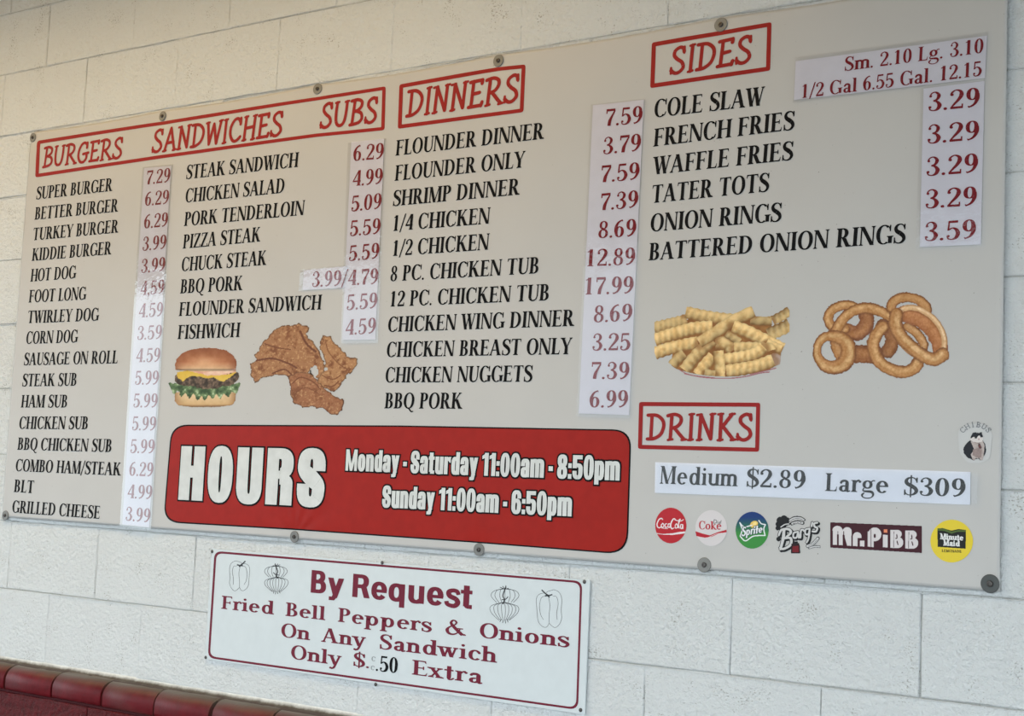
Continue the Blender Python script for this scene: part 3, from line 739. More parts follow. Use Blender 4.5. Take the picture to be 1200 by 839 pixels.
# ------------------------------------------------------------------ headings
def frame_strip(name, outer, inner, mat, parent, eps=0.0006, yp=YB, flat=False):
    n = len(outer); V, F_ = [], []
    sub = 12
    O, I = [], []
    for i in range(n):
        for k in range(sub):
            t_ = k / sub
            for L, src in ((O, outer), (I, inner)):
                a, b = src[i], src[(i + 1) % n]
                q = inv(a[0] * (1 - t_) + b[0] * t_, a[1] * (1 - t_) + b[1] * t_, yp); L.append((q[0], q[2]))
    m_ = len(O); V = np.array(O + I)
    F_ = [(i, (i + 1) % m_, m_ + (i + 1) % m_, m_ + i) for i in range(m_)]
    V3 = np.stack([V[:, 0], np.full(len(V), yp - eps), V[:, 1]], 1) if flat else place(V, eps)
    return mesh_obj(name, V3, F_, mat, parent)
def rounded(corners, r, k=5):
    """corners clockwise in pixels -> rounded outline"""
    out = []; n = len(corners); C = [np.array(c, float) for c in corners]
    for i in range(n):
        rr = r[i] if isinstance(r, (list, tuple)) else r
        a, b, c = C[i - 1], C[i], C[(i + 1) % n]
        u = (a - b) / np.linalg.norm(a - b); v = (c - b) / np.linalg.norm(c - b)
        if rr <= 0: out.append(tuple(b)); continue
        p, q = b + u * rr, b + v * rr
        for j in range(k + 1):
            t_ = j / k
            out.append(tuple((1 - t_) ** 2 * p + 2 * t_ * (1 - t_) * b + t_ ** 2 * q))
    return out
def inset(corners, t_):
    C = [np.array(c, float) for c in corners]; n = len(C); out = []
    ar = sum(C[i][0] * C[(i + 1) % n][1] - C[(i + 1) % n][0] * C[i][1] for i in range(n)); sg = 1 if ar > 0 else -1
    for i in range(n):
        a, b, c = C[i - 1], C[i], C[(i + 1) % n]
        e1 = (b - a) / np.linalg.norm(b - a); e2 = (c - b) / np.linalg.norm(c - b)
        n1 = np.array([-e1[1], e1[0]]) * sg; n2 = np.array([-e2[1], e2[0]]) * sg
        out.append(tuple(b + (n1 + n2) * t_ / (1 + float(n1 @ n2))))
    return out
def head_frame(corners, t_, r=3.0):
    ins = inset(corners, t_)
    frame_strip('heading_frame', rounded(corners, r, 3), rounded(ins, 0.4, 3), M['head_red'], banner)
head_frame([(43, 165), (188, 142.5), (372, 113.5), (452, 101), (450.5, 152.5), (372, 160.5), (190, 185.5), (41, 208)], 4.0)
head_frame([(468, 99), (584, 78.5), (616, 75.5), (613.5, 131.5), (466, 151)], 4.5)
head_frame([(764, 50), (904.5, 26), (903, 83), (762, 103.5)], 5.0)
head_frame([(749, 471), (891.5, 472), (890, 529.5), (747.5, 526)], 4.8)
for s, p0, p1, cl, cr in [('BURGERS', (49, 196), (143, 185), 23, 23), ('SANDWICHES', (177, 179), (331, 158.5), 26, 27), ('SUBS', (374, 150.5), (441.5, 143), 28, 29),
                          ('DINNERS', (474.5, 137), (607.5, 118.5), 30, 31), ('SIDES', (784, 87.5), (881, 73), 30, 31), ('DRINKS', (756.5, 515), (882, 516), 30, 30)]:
    text('heading_lettering', s, HAND, p0, p1, cl, cr, M['head_red'], banner, slant=0.0 if s == 'DRINKS' else 0.05, track=0.0)

# ------------------------------------------------------------------ the dishes
ITEMS = [
 ('SUPER BURGER', 42, 233.7, 132, 223.7), ('BETTER BURGER', 40, 257.5, 138.7, 248), ('TURKEY BURGER', 38, 281.7, 139, 272.5), ('KIDDIE BURGER', 36.7, 305.7, 130.7, 298),
 ('HOT DOG', 35, 330, 89, 326), ('FOOT LONG', 33, 354.5, 101, 351), ('TWIRLEY DOG', 31.7, 378.7, 116, 375.7), ('CORN DOG', 30, 403, 91, 401.2), ('SAUSAGE ON ROLL', 27.5, 428, 138, 425.8),
 ('STEAK SUB', 25.7, 452.7, 89, 452), ('HAM SUB', 24, 477.5, 78, 477.5), ('CHICKEN SUB', 22, 502.5, 102.5, 503), ('BBQ CHICKEN SUB', 20, 527, 130.5, 529.8), ('COMBO HAM/STEAK', 18, 552, 142, 557.3),
 ('BLT', 16, 576.5, 39, 578), ('GRILLED CHEESE', 14, 600.5, 117, 608)]
for s, a, b, c, d in ITEMS: text('dish_lettering', s, SERIF, (a, b), (c, d), 14.6, 15.0, M['ink'], banner, slant=0.05)
ITEMS2 = [('STEAK SANDWICH', 218, 210, 350, 195.7), ('CHICKEN SALAD', 217, 237.5, 333.5, 226), ('PORK TENDERLOIN', 215.5, 265, 357, 252), ('PIZZA STEAK', 214, 291.5, 306, 283),
 ('CHUCK STEAK', 212.5, 318, 313, 310.5), ('BBQ PORK', 211, 344, 285, 340), ('FLOUNDER SANDWICH', 209.5, 370.5, 377, 362.7), ('FISHWICH', 208, 397.5, 281.5, 395)]
for s, a, b, c, d in ITEMS2: text('dish_lettering', s, SERIF, (a, b), (c, d), 16.4, 17, M['ink'], banner, slant=0.05)
ITEMS3 = [('FLOUNDER DINNER', 463, 182.5, 638, 162.5), ('FLOUNDER ONLY', 462, 212, 615, 196), ('SHRIMP DINNER', 460, 241.5, 609.5, 228), ('1/4 CHICKEN', 460.5, 270.7, 574, 262),
 ('1/2 CHICKEN', 460, 300, 573, 292.5), ('8 PC. CHICKEN TUB', 457, 329.7, 631, 320.3), ('12 PC. CHICKEN TUB', 457, 359.3, 643, 352), ('CHICKEN WING DINNER', 454, 389, 673.5, 382),
 ('CHICKEN BREAST ONLY', 452.5, 418.5, 670, 415), ('CHICKEN NUGGETS', 451, 448.2, 624, 447.3), ('BBQ PORK', 450, 478.5, 542, 479)]
for s, a, b, c, d in ITEMS3: text('dish_lettering', s, SERIF, (a, b), (c, d), 18, 19.2, M['ink'], banner, slant=0.05)
ITEMS4 = [('COLE SLAW', 766.5, 138, 896, 123.5), ('FRENCH FRIES', 765.5, 172, 931.5, 152), ('WAFFLE FRIES', 764, 205, 930, 187.5), ('TATER TOTS', 763.5, 238.2, 902, 224.5),
 ('ONION RINGS', 762, 271.7, 916.5, 259.5), ('BATTERED ONION RINGS', 760, 305.3, 1061.5, 284.5)]
for s, a, b, c, d in ITEMS4: text('dish_lettering', s, SERIF, (a, b), (c, d), 20.5, 22.3, M['ink'], banner, slant=0.05)

# ------------------------------------------------------------------ HOURS panel
def sheet_px(name, outline, mat, parent, eps, yp=YB, flat=False, step=0.012, thick=0.0):
    """fill a pixel outline with a fine grid clipped to it, so it follows the vinyl"""
    P = np.array([[inv(a, b, yp)[0], inv(a, b, yp)[2]] for a, b in outline])
    bm = bmesh.new()
    f = bm.faces.new([bm.verts.new((p[0], 0, p[1])) for p in P])
    x0, z0 = P.min(0); x1, z1 = P.max(0)
    if not flat:
        for k in range(1, int((x1 - x0) / step) + 1):
            bmesh.ops.bisect_plane(bm, geom=bm.verts[:] + bm.edges[:] + bm.faces[:], plane_co=(x0 + k * step, 0, 0), plane_no=(1, 0, 0))
        for k in range(1, int((z1 - z0) / step) + 1):
            bmesh.ops.bisect_plane(bm, geom=bm.verts[:] + bm.edges[:] + bm.faces[:], plane_co=(0, 0, z0 + k * step), plane_no=(0, 0, 1))
    V = np.array([v.co[:] for v in bm.verts])
    Y = np.full(len(V), yp - eps) if flat else place(V[:, [0, 2]], eps)[:, 1]
    for v, y in zip(bm.verts, Y): v.co.y = y
    bm.normal_update()
    for fc in bm.faces:
        if fc.normal.y > 0: fc.normal_flip()
    if thick:
        r = bmesh.ops.extrude_face_region(bm, geom=bm.faces[:])
        vs = {v for v in r['geom'] if isinstance(v, bmesh.types.BMVert)}
        for v in bm.verts:
            if v not in vs: v.co.y += thick
    me = bpy.data.meshes.new(name); bm.to_mesh(me); bm.free(); me.materials.append(mat)
    if not flat and not thick: me.polygons.foreach_set('use_smooth', [True] * len(me.polygons))
    return link(bpy.data.objects.new(name, me), parent)

hp = [(201, 497.5), (470, 498.5), (740, 503.5), (735.5, 650), (550, 635.5), (345, 621), (191.5, 612)]
ho = rounded(hp, [20, 0, 22, 26, 0, 0, 20], 8)
hi_ = rounded(inset(hp, 1.7), [19, 0, 21, 25, 0, 0, 19], 8)
hpo = sheet_px('hours_panel', ho, M['ink'], banner, 0.0006, step=0.007)
tag(hpo, 'red rounded panel with opening hours')
sheet_px('red_field', hi_, M['panel_red'], hpo, 0.0011, step=0.007)
text('hours_lettering', 'HOURS', BLOCK, (209.5, 585.5), (380, 594.5), 63.5, 67.5, M['panel_white'], hpo, eps=0.0017, outline=0.0044, omat=M['ink'])
text('hours_lettering', 'Monday - Saturday 11:00am - 8:50pm', IMP, (405.5, 551.5), (726.5, 563.2), 25, 28.5, M['panel_white'], hpo, eps=0.0017, outline=0.0035, omat=M['ink'])
text('hours_lettering', 'Sunday 11:00am - 6:50pm', IMP, (448, 594.5), (670.5, 605.2), 25.5, 28, M['panel_white'], hpo, eps=0.0017, outline=0.0035, omat=M['ink'])

# ------------------------------------------------------------------ price strips taped on the banner
def price_strip(label, quads, film_quads, lines, cap, mat=None, ink=None, paper='paper', loc=None, font=PRICE, name='price_strip'):
    t = empty(name, (0, 0, 0))
    tag(t, label, 'price strip', 'price strips taped to the menu banner')
    for q in quads: sheet_px('paper', q, M[paper], t, 0.0016, thick=0.0004, step=0.02)
    for s, a, b, c, d in lines:
        text('price_lettering', s, font, (a, b), (c, d), cap[0], cap[1], M[ink or 'red_ink'], t, eps=0.0021, slant=0.03)
    for q in film_quads: sheet_px('clear_sleeve', q, M['film'], t, 0.0030, step=0.02)
    return t
price_strip('narrow glossy white price strip from 7.29 to 3.99, beside the burgers list',
    [[(169.5, 197), (201, 194.5), (175.5, 618), (144, 614.5)]], [[(168, 196), (203.5, 192.5), (178, 620.5), (141.5, 616.5)]],
    [('7.29', 172, 216.5, 199.5, 213.2), ('6.29', 170, 241.5, 198, 238.8), ('6.29', 169, 268, 196.7, 265.2), ('3.99', 167.5, 294, 195, 291.4), ('3.99', 166, 320, 193.7, 317.5), ('4,59', 164.7, 346.2, 192.7, 343.8),
     ('4.59', 163, 372.3, 191.2, 370.5), ('3.59', 161.5, 398.3, 190, 397), ('4.59', 160, 424.5, 188, 424), ('5.99', 159, 450.7, 186.3, 450.7), ('5.99', 157, 477.3, 185, 477.5), ('5.99', 155.5, 504, 183.2, 504.5),
     ('5.99', 153.5, 530.7, 181.5, 531.3), ('6.29', 152, 557.3, 180, 558.3), ('4.99', 150, 583.5, 178.7, 585), ('3.99', 148, 609.7, 176.5, 612.3)], (16, 16.3))
price_strip('white price strip with a side tab reading 3.99/4.79, beside the sandwiches list',
    [[(412, 166.5), (450.5, 162.5), (440, 398), (401.5, 398.5)], [(357, 317), (409, 311.5), (406, 337), (355.5, 340)]], [[(408.5, 167.5), (453.5, 162), (443, 402), (400, 402.8)], [(353, 316.3), (409, 310.5), (406, 338), (351.5, 341)]],
    [('6.29', 414, 189, 449.5, 185.8), ('4.99', 413.3, 218.3, 448.3, 215.3), ('5.09', 412, 247.8, 447, 244.5), ('5.59', 410.5, 276.7, 445.7, 274), ('5.59', 409.3, 306, 444.3, 302.7), ('3.99/4.79', 366.5, 336.5, 443, 332.8),
     ('5.59', 406.7, 363.5, 442, 361), ('4.59', 405, 392.7, 440.3, 390.5)], (18, 18.2))
price_strip('tall white price strip from 7.59 to 6.99, beside the dinners list',
    [[(695, 123.5), (755, 117), (737.5, 486.5), (678.5, 484.5)]], [[(693, 122.5), (757.3, 115.7), (739.3, 490), (676, 488)]],
    [('7.59', 710, 148, 753, 144.3), ('3.79', 707, 181, 751.2, 176.7), ('7.59', 704.5, 214, 749.5, 210.2), ('7.39', 704, 246.7, 748, 243), ('8.69', 701.3, 279.3, 745.7, 276.7), ('12.89', 688, 312.3, 744.5, 310.2),
     ('17.99', 686, 345.3, 742.5, 343.8), ('8.69', 696, 378, 741, 376), ('3.25', 694.5, 410.8, 739, 410.3), ('7.39', 693, 444, 737.5, 444.3), ('6.99', 691, 477.5, 736, 477.3)], (19.7, 20))
price_strip('wide white strip reading Sm. 2.10 Lg. 3.10 above the 3.29 prices',
    [[(933, 72), (1157, 42), (1154.5, 91.5), (931, 117.5)]], [[(932.5, 67.5), (1159, 37.5), (1156, 93), (930, 121)]],
    [('Sm. 2.10 Lg. 3.10', 990.3, 83.5, 1152.7, 62), ('1/2 Gal 6.55 Gal. 12.15', 940.5, 115.5, 1151, 88.7)], (16.7, 16.3))
price_strip('white price strip with four 3.29 and one 3.59, beside the side dishes',
    [[(1082.5, 104), (1154, 95), (1149.5, 286.5), (1078, 289.5)]], [[(1080, 103), (1155.5, 94), (1151, 288.3), (1073.5, 291.5)]],
    [('3.29', 1088, 130.7, 1148.3, 125), ('3.29', 1087, 168.7, 1147.5, 163.5), ('3.29', 1085.7, 206.5, 1146.3, 202), ('3.29', 1084.7, 244.5, 1144.8, 240.7), ('3.59', 1083.7, 282.7, 1143.8, 279.3)], (22, 22.3))
price_strip('long white strip with black medium and large prices below the drinks heading',
    [[(768, 541.5), (1137.5, 553), (1137, 591.5), (767.5, 577.5)]], [[(769, 542.5), (1146, 554.5), (1145, 590.5), (768, 576.5)]],
    [('Medium', 773.5, 566.7, 865.5, 570), ('$2.89', 875.5, 570.3, 944.5, 572.7), ('Large', 967.5, 575.3, 1041.5, 578), ('$309', 1059.5, 580, 1131.5, 582.3)], (20.5, 21.8), ink='ink', paper='paper_cool')

# ------------------------------------------------------------------ raster pictures printed on the vinyl (colour per vertex of a fine sheet)
def vnoise(X, Y, seed=0):
    xi = np.floor(X).astype(np.int64); yi = np.floor(Y).astype(np.int64); fx = X - xi; fy = Y - yi
    fx = fx * fx * (3 - 2 * fx); fy = fy * fy * (3 - 2 * fy)
    def h(a, b):
        n = (a * 374761393 + b * 668265263 + seed * 974634777) & 0x7fffffff
        n = ((n ^ (n >> 13)) * 1274126177) & 0x7fffffff
        return ((n ^ (n >> 16)) & 0xffff) / 65535.0
    return (h(xi, yi) * (1 - fx) + h(xi + 1, yi) * fx) * (1 - fy) + (h(xi, yi + 1) * (1 - fx) + h(xi + 1, yi + 1) * fx) * fy
def fbm(X, Y, sc, seed=0, octs=4):
    s = 0; a = 1; t_ = 0
    for k in range(octs):
        s = s + a * vnoise(X / sc * 2 ** k, Y / sc * 2 ** k, seed + k); t_ += a; a *= 0.55
    return s / t_

class Canvas:
    """paints in the coordinates of a magnified crop: image px = origin + c / scale"""
    def __init__(s, ox, oy, W, H, scale, cell):
        s.ox, s.oy, s.sc = ox, oy, scale
        nx_, ny_ = int(W / cell) + 1, int(H / cell) + 1
        s.X, s.Y = np.meshgrid(np.arange(nx_) * cell, np.arange(ny_) * cell)
        s.X = s.X.astype(float); s.Y = s.Y.astype(float); s.cell = cell
        s.rgb = np.zeros(s.X.shape + (3,)); s.a = np.zeros(s.X.shape)
    def put(s, m_, col):
        col = np.asarray(col, float)
        c = np.broadcast_to(col, s.rgb.shape) if col.ndim == 1 else col
        s.rgb = s.rgb * (1 - m_[..., None]) + c * m_[..., None]
        s.a = np.maximum(s.a, m_)
    def mask(s, poly, soft=None, jag=0.0, seed=0):
        X, Y = s.X, s.Y
        if jag:
            X = X + (fbm(s.X, s.Y, jag * 2.2, seed, 3) - .5) * jag * 2.4; Y = Y + (fbm(s.X, s.Y, jag * 2.2, seed + 9, 3) - .5) * jag * 2.4
        ins = np.zeros(X.shape, bool); P = poly; n = len(P)
        for i in range(n):
            x0, y0 = P[i]; x1, y1 = P[(i + 1) % n]
            if y0 == y1: continue
            c = ((y0 > Y) != (y1 > Y)) & (X < (x1 - x0) * (Y - y0) / (y1 - y0) + x0)
            ins ^= c
        return ins.astype(float)
    def poly(s, P, col, jag=0.0, seed=0): m_ = s.mask(P, None, jag, seed); s.put(m_, col); return m_
    def ell(s, cx, cy, rx, ry, col, rot=0.0):
        a = math.radians(rot); u = (s.X - cx) * math.cos(a) + (s.Y - cy) * math.sin(a); v = -(s.X - cx) * math.sin(a) + (s.Y - cy) * math.cos(a)
        m_ = ((u / rx) ** 2 + (v / ry) ** 2 < 1).astype(float); s.put(m_, col); return m_
    def stroke(s, P, W, shade, sub=6):
        """shade: colour, or function(t across -1..1, arc length, X, Y) -> rgb"""
        if isinstance(W, (int, float)): W = [W] * len(P)
        Q, wo = smooth_pts(P, W, sub) if len(P) > 2 else ([np.array(p, float) for p in P], list(W))
        mw = max(wo); Qa = np.array(Q)
        x0, y0 = Qa.min(0) - mw; x1, y1 = Qa.max(0) + mw
        j0, j1 = max(0, int(x0 / s.cell)), min(s.X.shape[1], int(x1 / s.cell) + 2); i0, i1 = max(0, int(y0 / s.cell)), min(s.X.shape[0], int(y1 / s.cell) + 2)
        if j1 <= j0 or i1 <= i0: return
        X = s.X[i0:i1, j0:j1]; Y = s.Y[i0:i1, j0:j1]
        best = np.full(X.shape, 1e9); T_ = np.zeros(X.shape); S_ = np.zeros(X.shape); arc = 0
        for k in range(len(Q) - 1):
            a, b = Q[k], Q[k + 1]; d = b - a; L = np.linalg.norm(d) + 1e-9
            u = np.clip(((X - a[0]) * d[0] + (Y - a[1]) * d[1]) / L ** 2, 0, 1)
            ex = X - a[0] - u * d[0]; ey = Y - a[1] - u * d[1]; dist = np.hypot(ex, ey)
            wl = (wo[k] * (1 - u) + wo[k + 1] * u) / 2 + 1e-6; r = dist / wl
            sg = np.sign(d[0] * (Y - a[1]) - d[1] * (X - a[0]))
            up = r < best
            best = np.where(up, r, best); T_ = np.where(up, r * sg, T_); S_ = np.where(up, arc + u * L, S_); arc += L
        full = np.zeros(s.X.shape); 
        if callable(shade):
            mm, col = shade(T_, S_, X, Y, arc)
            mm = mm * (best < 1.35)
        else: mm = (best < 1).astype(float); col = np.broadcast_to(np.asarray(shade, float), X.shape + (3,))
        s.rgb[i0:i1, j0:j1] = s.rgb[i0:i1, j0:j1] * (1 - mm[..., None]) + col * mm[..., None]
        s.a[i0:i1, j0:j1] = np.maximum(s.a[i0:i1, j0:j1], mm)
    def glyphs(s, st, font, x0, y0, x1, y1, h0, h1, col, slant=0.0, grow=0.0, track=0.0):
        polys, lo, hi = layout(st, font, track)
        for q in polys:
            P = []
            for a, b in q:
                t_ = (a - lo) / (hi - lo); hh = h0 + (h1 - h0) * t_
                P.append((x0 + (x1 - x0) * t_ + slant * hh * b, y0 + (y1 - y0) * t_ - hh * b))
            if grow: P = expand(P, grow)
            s.poly(P, col)
    def build(s, name, parent, label=None, eps=0.0006, white=WHITE, k=0.54):
        P = inv_a(s.ox + s.X / s.sc, s.oy + s.Y / s.sc, YB)
        keep = (s.a[:-1, :-1] + s.a[1:, :-1] + s.a[:-1, 1:] + s.a[1:, 1:]) > 1.9
        ids_ = np.arange(s.X.size).reshape(s.X.shape)
        F_ = np.stack([ids_[1:, :-1], ids_[1:, 1:], ids_[:-1, 1:], ids_[:-1, :-1]], -1)[keep]
        # border vertices of kept cells may carry no ink: borrow it from an inked neighbour
        rgb = s.rgb.copy(); a = s.a.copy()
        for _ in range(2):
            acc = np.zeros_like(rgb); wt = np.zeros_like(a)
            for dy, dx in ((0, 1), (0, -1), (1, 0), (-1, 0), (1, 1), (-1, -1), (1, -1), (-1, 1)):
                sh_ = np.roll(a, (dy, dx), (0, 1)); acc += np.roll(rgb * a[..., None], (dy, dx), (0, 1)); wt += sh_
            fill = (a < 0.5) & (wt > 0)
            rgb[fill] = acc[fill] / wt[fill][:, None]; a[fill] = 1
        used, invx = np.unique(F_.ravel(), return_inverse=True)
        V2 = P.reshape(-1, 3)[used][:, [0, 2]]
        V3 = place(V2, eps)
        me = bpy.data.meshes.new(name)
        nf = len(F_)
        me.vertices.add(len(V3)); me.vertices.foreach_set('co', V3.ravel())
        me.loops.add(nf * 4); me.loops.foreach_set('vertex_index', invx.astype(np.int32).ravel())
        me.polygons.add(nf); me.polygons.foreach_set('loop_start', np.arange(nf, dtype=np.int32) * 4)
        me.update(calc_edges=True)
        me.polygons.foreach_set('use_smooth', np.ones(nf, bool))
        ca = me.color_attributes.new('print', 'FLOAT_COLOR', 'POINT')
        c = np.clip(lin(np.clip(rgb.reshape(-1, 3)[used], 0, 255)) / white * k, 0.003, 0.95)
        ca.data.foreach_set('color', np.concatenate([c, np.ones((len(c), 1))], 1).astype(np.float32).ravel())
        me.materials.append(M['picture']); me.validate()
        o = link(bpy.data.objects.new(name, me), parent)
        if label: o['label'] = label
        return o

def mixc(a, b, t_): t_ = np.clip(t_, 0, 1)[..., None]; return np.asarray(a, float) * (1 - t_) + np.asarray(b, float) * t_

# --- burger
def paint_burger():
    c = Canvas(180, 370, 450, 480, 4.2857, 2.2)
    X, Y = c.X, c.Y
    bun = [(112, 272), (108, 245), (118, 215), (145, 188), (190, 170), (250, 162), (310, 163), (365, 175), (402, 200), (418, 232), (415, 262), (400, 270), (250, 280)]
    u = np.clip((Y - 165) / 110, 0, 1)
    col = mixc((132, 76, 44), (176, 110, 68), u * 1.4); col = mixc(col, (214, 180, 138), (u - .6) * 2.6)
    hl = np.exp(-(((X - 255) / 60) ** 2 + ((Y - 232) / 24) ** 2)); col = mixc(col, (222, 176, 132), hl * .6)
    dk = np.clip((np.abs(X - 262) / 155) ** 4, 0, 1); col = mixc(col, (118, 62, 34), dk * .75)
    col = col + (fbm(X, Y, 22, 3)[..., None] - .5) * 22
    # lower bun first
    lb = [(108, 385), (412, 385), (412, 425), (398, 447), (330, 457), (190, 458), (125, 450), (108, 430)]
    v = np.clip((Y - 390) / 66, 0, 1)
    lc = mixc((214, 186, 142), (196, 156, 104), v); lc = mixc(lc, (120, 84, 48), (v - .82) * 5); lc = mixc(lc, (140, 96, 56), np.clip((np.abs(X - 260) / 152) ** 6, 0, 1) * .8)
    c.poly(lb, lc + (fbm(X, Y, 18, 8)[..., None] - .5) * 18, 2)
    # patty
    pt = [(108, 300), (150, 285), (300, 295), (400, 280), (430, 288), (428, 320), (400, 345), (330, 372), (200, 372), (130, 350), (108, 330)]
    n = fbm(X, Y, 14, 5); c.poly(pt, mixc((52, 40, 30), (130, 104, 82), (n - .35) * 2.4), 6, 2)
    # tomato and sauce under the bun
    c.poly([(150, 272), (230, 280), (300, 270), (400, 262), (418, 268), (412, 284), (340, 302), (250, 304), (160, 290)], mixc((226, 190, 160), (196, 130, 104), fbm(X, Y, 30, 6)), 5, 4)
    ch = [(118, 284), (170, 276), (240, 292), (300, 300), (370, 296), (418, 282), (400, 300), (372, 318), (350, 334), (325, 322), (300, 308), (270, 316), (235, 306), (196, 302), (165, 314), (150, 330), (122, 312)]
    c.poly(ch, mixc((196, 152, 44), (216, 184, 84), fbm(X, Y, 40, 7)), 3, 3)
    c.poly([(250, 286), (300, 276), (410, 266), (402, 282), (330, 298), (262, 300)], mixc((228, 198, 168), (206, 150, 124), fbm(X, Y, 22, 9)), 4, 7)
    # lettuce frill
    rnd = random.Random(4)
    lt = [(72, 338)]
    for k in range(13): lt.append((86 + k * 29, 340 + 24 * math.sin(k / 12 * math.pi) + rnd.uniform(-6, 6)))
    lt.append((440, 340))
    for k in range(19): lt.append((434 - k * 19.5, (372 + 38 * math.sin(k / 18 * math.pi) ** .8) + (14 if k % 2 else -12) + rnd.uniform(-5, 5)))
    n = fbm(X, Y, 20, 12); g = mixc((50, 70, 40), (124, 146, 96), (n - .3) * 2.3); g = mixc(g, (182, 194, 154), (n - .6) * 5)
    c.poly(lt, g, 5, 5)
    c.poly(bun, col, 2, 6)
    m_ = np.exp(-((Y - 272) / 5.0) ** 2) * (X > 115) * (X < 415) * (c.a > 0); c.rgb = c.rgb * (1 - .35 * m_[..., None])
    c.build('printed_burger', banner, 'printed cheeseburger with lettuce and smooth brown bun')
paint_burger()

# --- fried chicken
def paint_chicken():
    c = Canvas(180, 370, 1040, 520, 4.2857, 2.6); X, Y = c.X, c.Y
    def crust(seed, base=(154, 106, 68)):
        n = fbm(X, Y, 34, seed, 5); r = 1 - np.abs(2 * fbm(X + 400, Y, 26, seed + 3, 4) - 1); f = fbm(X, Y, 9, seed + 7, 3)
        g_ = fbm(X, Y, 5, seed + 11, 2)
        col = mixc((118, 70, 40), base, (n - .18) * 3.2 + (f - .5) * 1.6); col = mixc(col, (190, 146, 98), (f - .56) * 3.2 + (g_ - .5) * 1.6)
        col = mixc(col, (92, 50, 28), (r - .93) * 7 + (g_ - .62) * 2.5)
        return col
    def edge(poly, col, seed):
        m_ = c.mask(poly, None, 9, seed)
        # rounded form: soft distance to the rim
        b = m_.copy()
        for _ in range(14): b = (b + np.roll(b, 1, 0) + np.roll(b, -1, 0) + np.roll(b, 1, 1) + np.roll(b, -1, 1)) / 5
        col = mixc(col * .58, col, (b - .45) * 2.6)
        c.put(m_, col)
    breast = [(488, 235), (520, 225), (512, 200), (560, 130), (610, 70), (660, 48), (720, 42), (782, 55), (780, 85), (765, 95), (800, 130), (826, 160), (838, 195), (858, 230), (858, 275), (838, 318), (800, 300), (796, 262), (770, 290), (700, 310), (650, 300), (590, 300), (545, 318), (515, 340), (492, 305)]
    wing = [(840, 180), (836, 125), (856, 100), (890, 105), (912, 145), (960, 180), (985, 212), (1018, 215), (1020, 240), (995, 280), (970, 300), (935, 362), (905, 382), (868, 370), (828, 350), (828, 310), (862, 275), (868, 235)]
    drum = [(680, 310), (720, 285), (790, 290), (828, 330), (880, 380), (920, 410), (952, 425), (945, 470), (925, 500), (888, 492), (862, 468), (800, 462), (745, 452), (708, 440), (690, 390)]
    edge(breast, crust(21), 1)
    for P, w_ in (([(520, 225), (600, 215), (680, 240), (720, 262)], 9), ([(560, 140), (620, 160), (690, 170)], 5), ([(740, 80), (770, 140), (815, 180)], 11), ([(600, 290), (660, 270), (700, 300)], 7)):
        c.stroke(P, w_, (104, 58, 36))
    edge(wing, crust(33, (164, 116, 74)), 2)
    for P, w_ in (([(865, 120), (880, 180), (930, 240), (975, 270)], 5), ([(850, 300), (900, 320), (940, 300)], 6), ([(860, 350), (900, 355), (930, 330)], 8)):
        c.stroke(P, w_, (120, 72, 42))
    c.ell(808, 282, 19, 26, (0, 0, 0)); 
    hole = (((X - 812) / 19) ** 2 + ((Y - 280) / 27) ** 2 + (fbm(X, Y, 14, 3) - .5) * 1.2 < 1) | (((X - 868) / 9) ** 2 + ((Y - 268) / 10) ** 2 < 1)
    c.a[hole] = 0
    edge(drum, crust(47, (148, 96, 62)), 3)
    for P, w_ in (([(700, 340), (740, 310), (800, 330), (840, 370)], 6), ([(705, 400), (760, 360), (830, 390)], 4)):
        c.stroke(P, w_, (112, 64, 38))
    c.build('printed_chicken', banner, 'printed pieces of brown fried chicken')
paint_chicken()

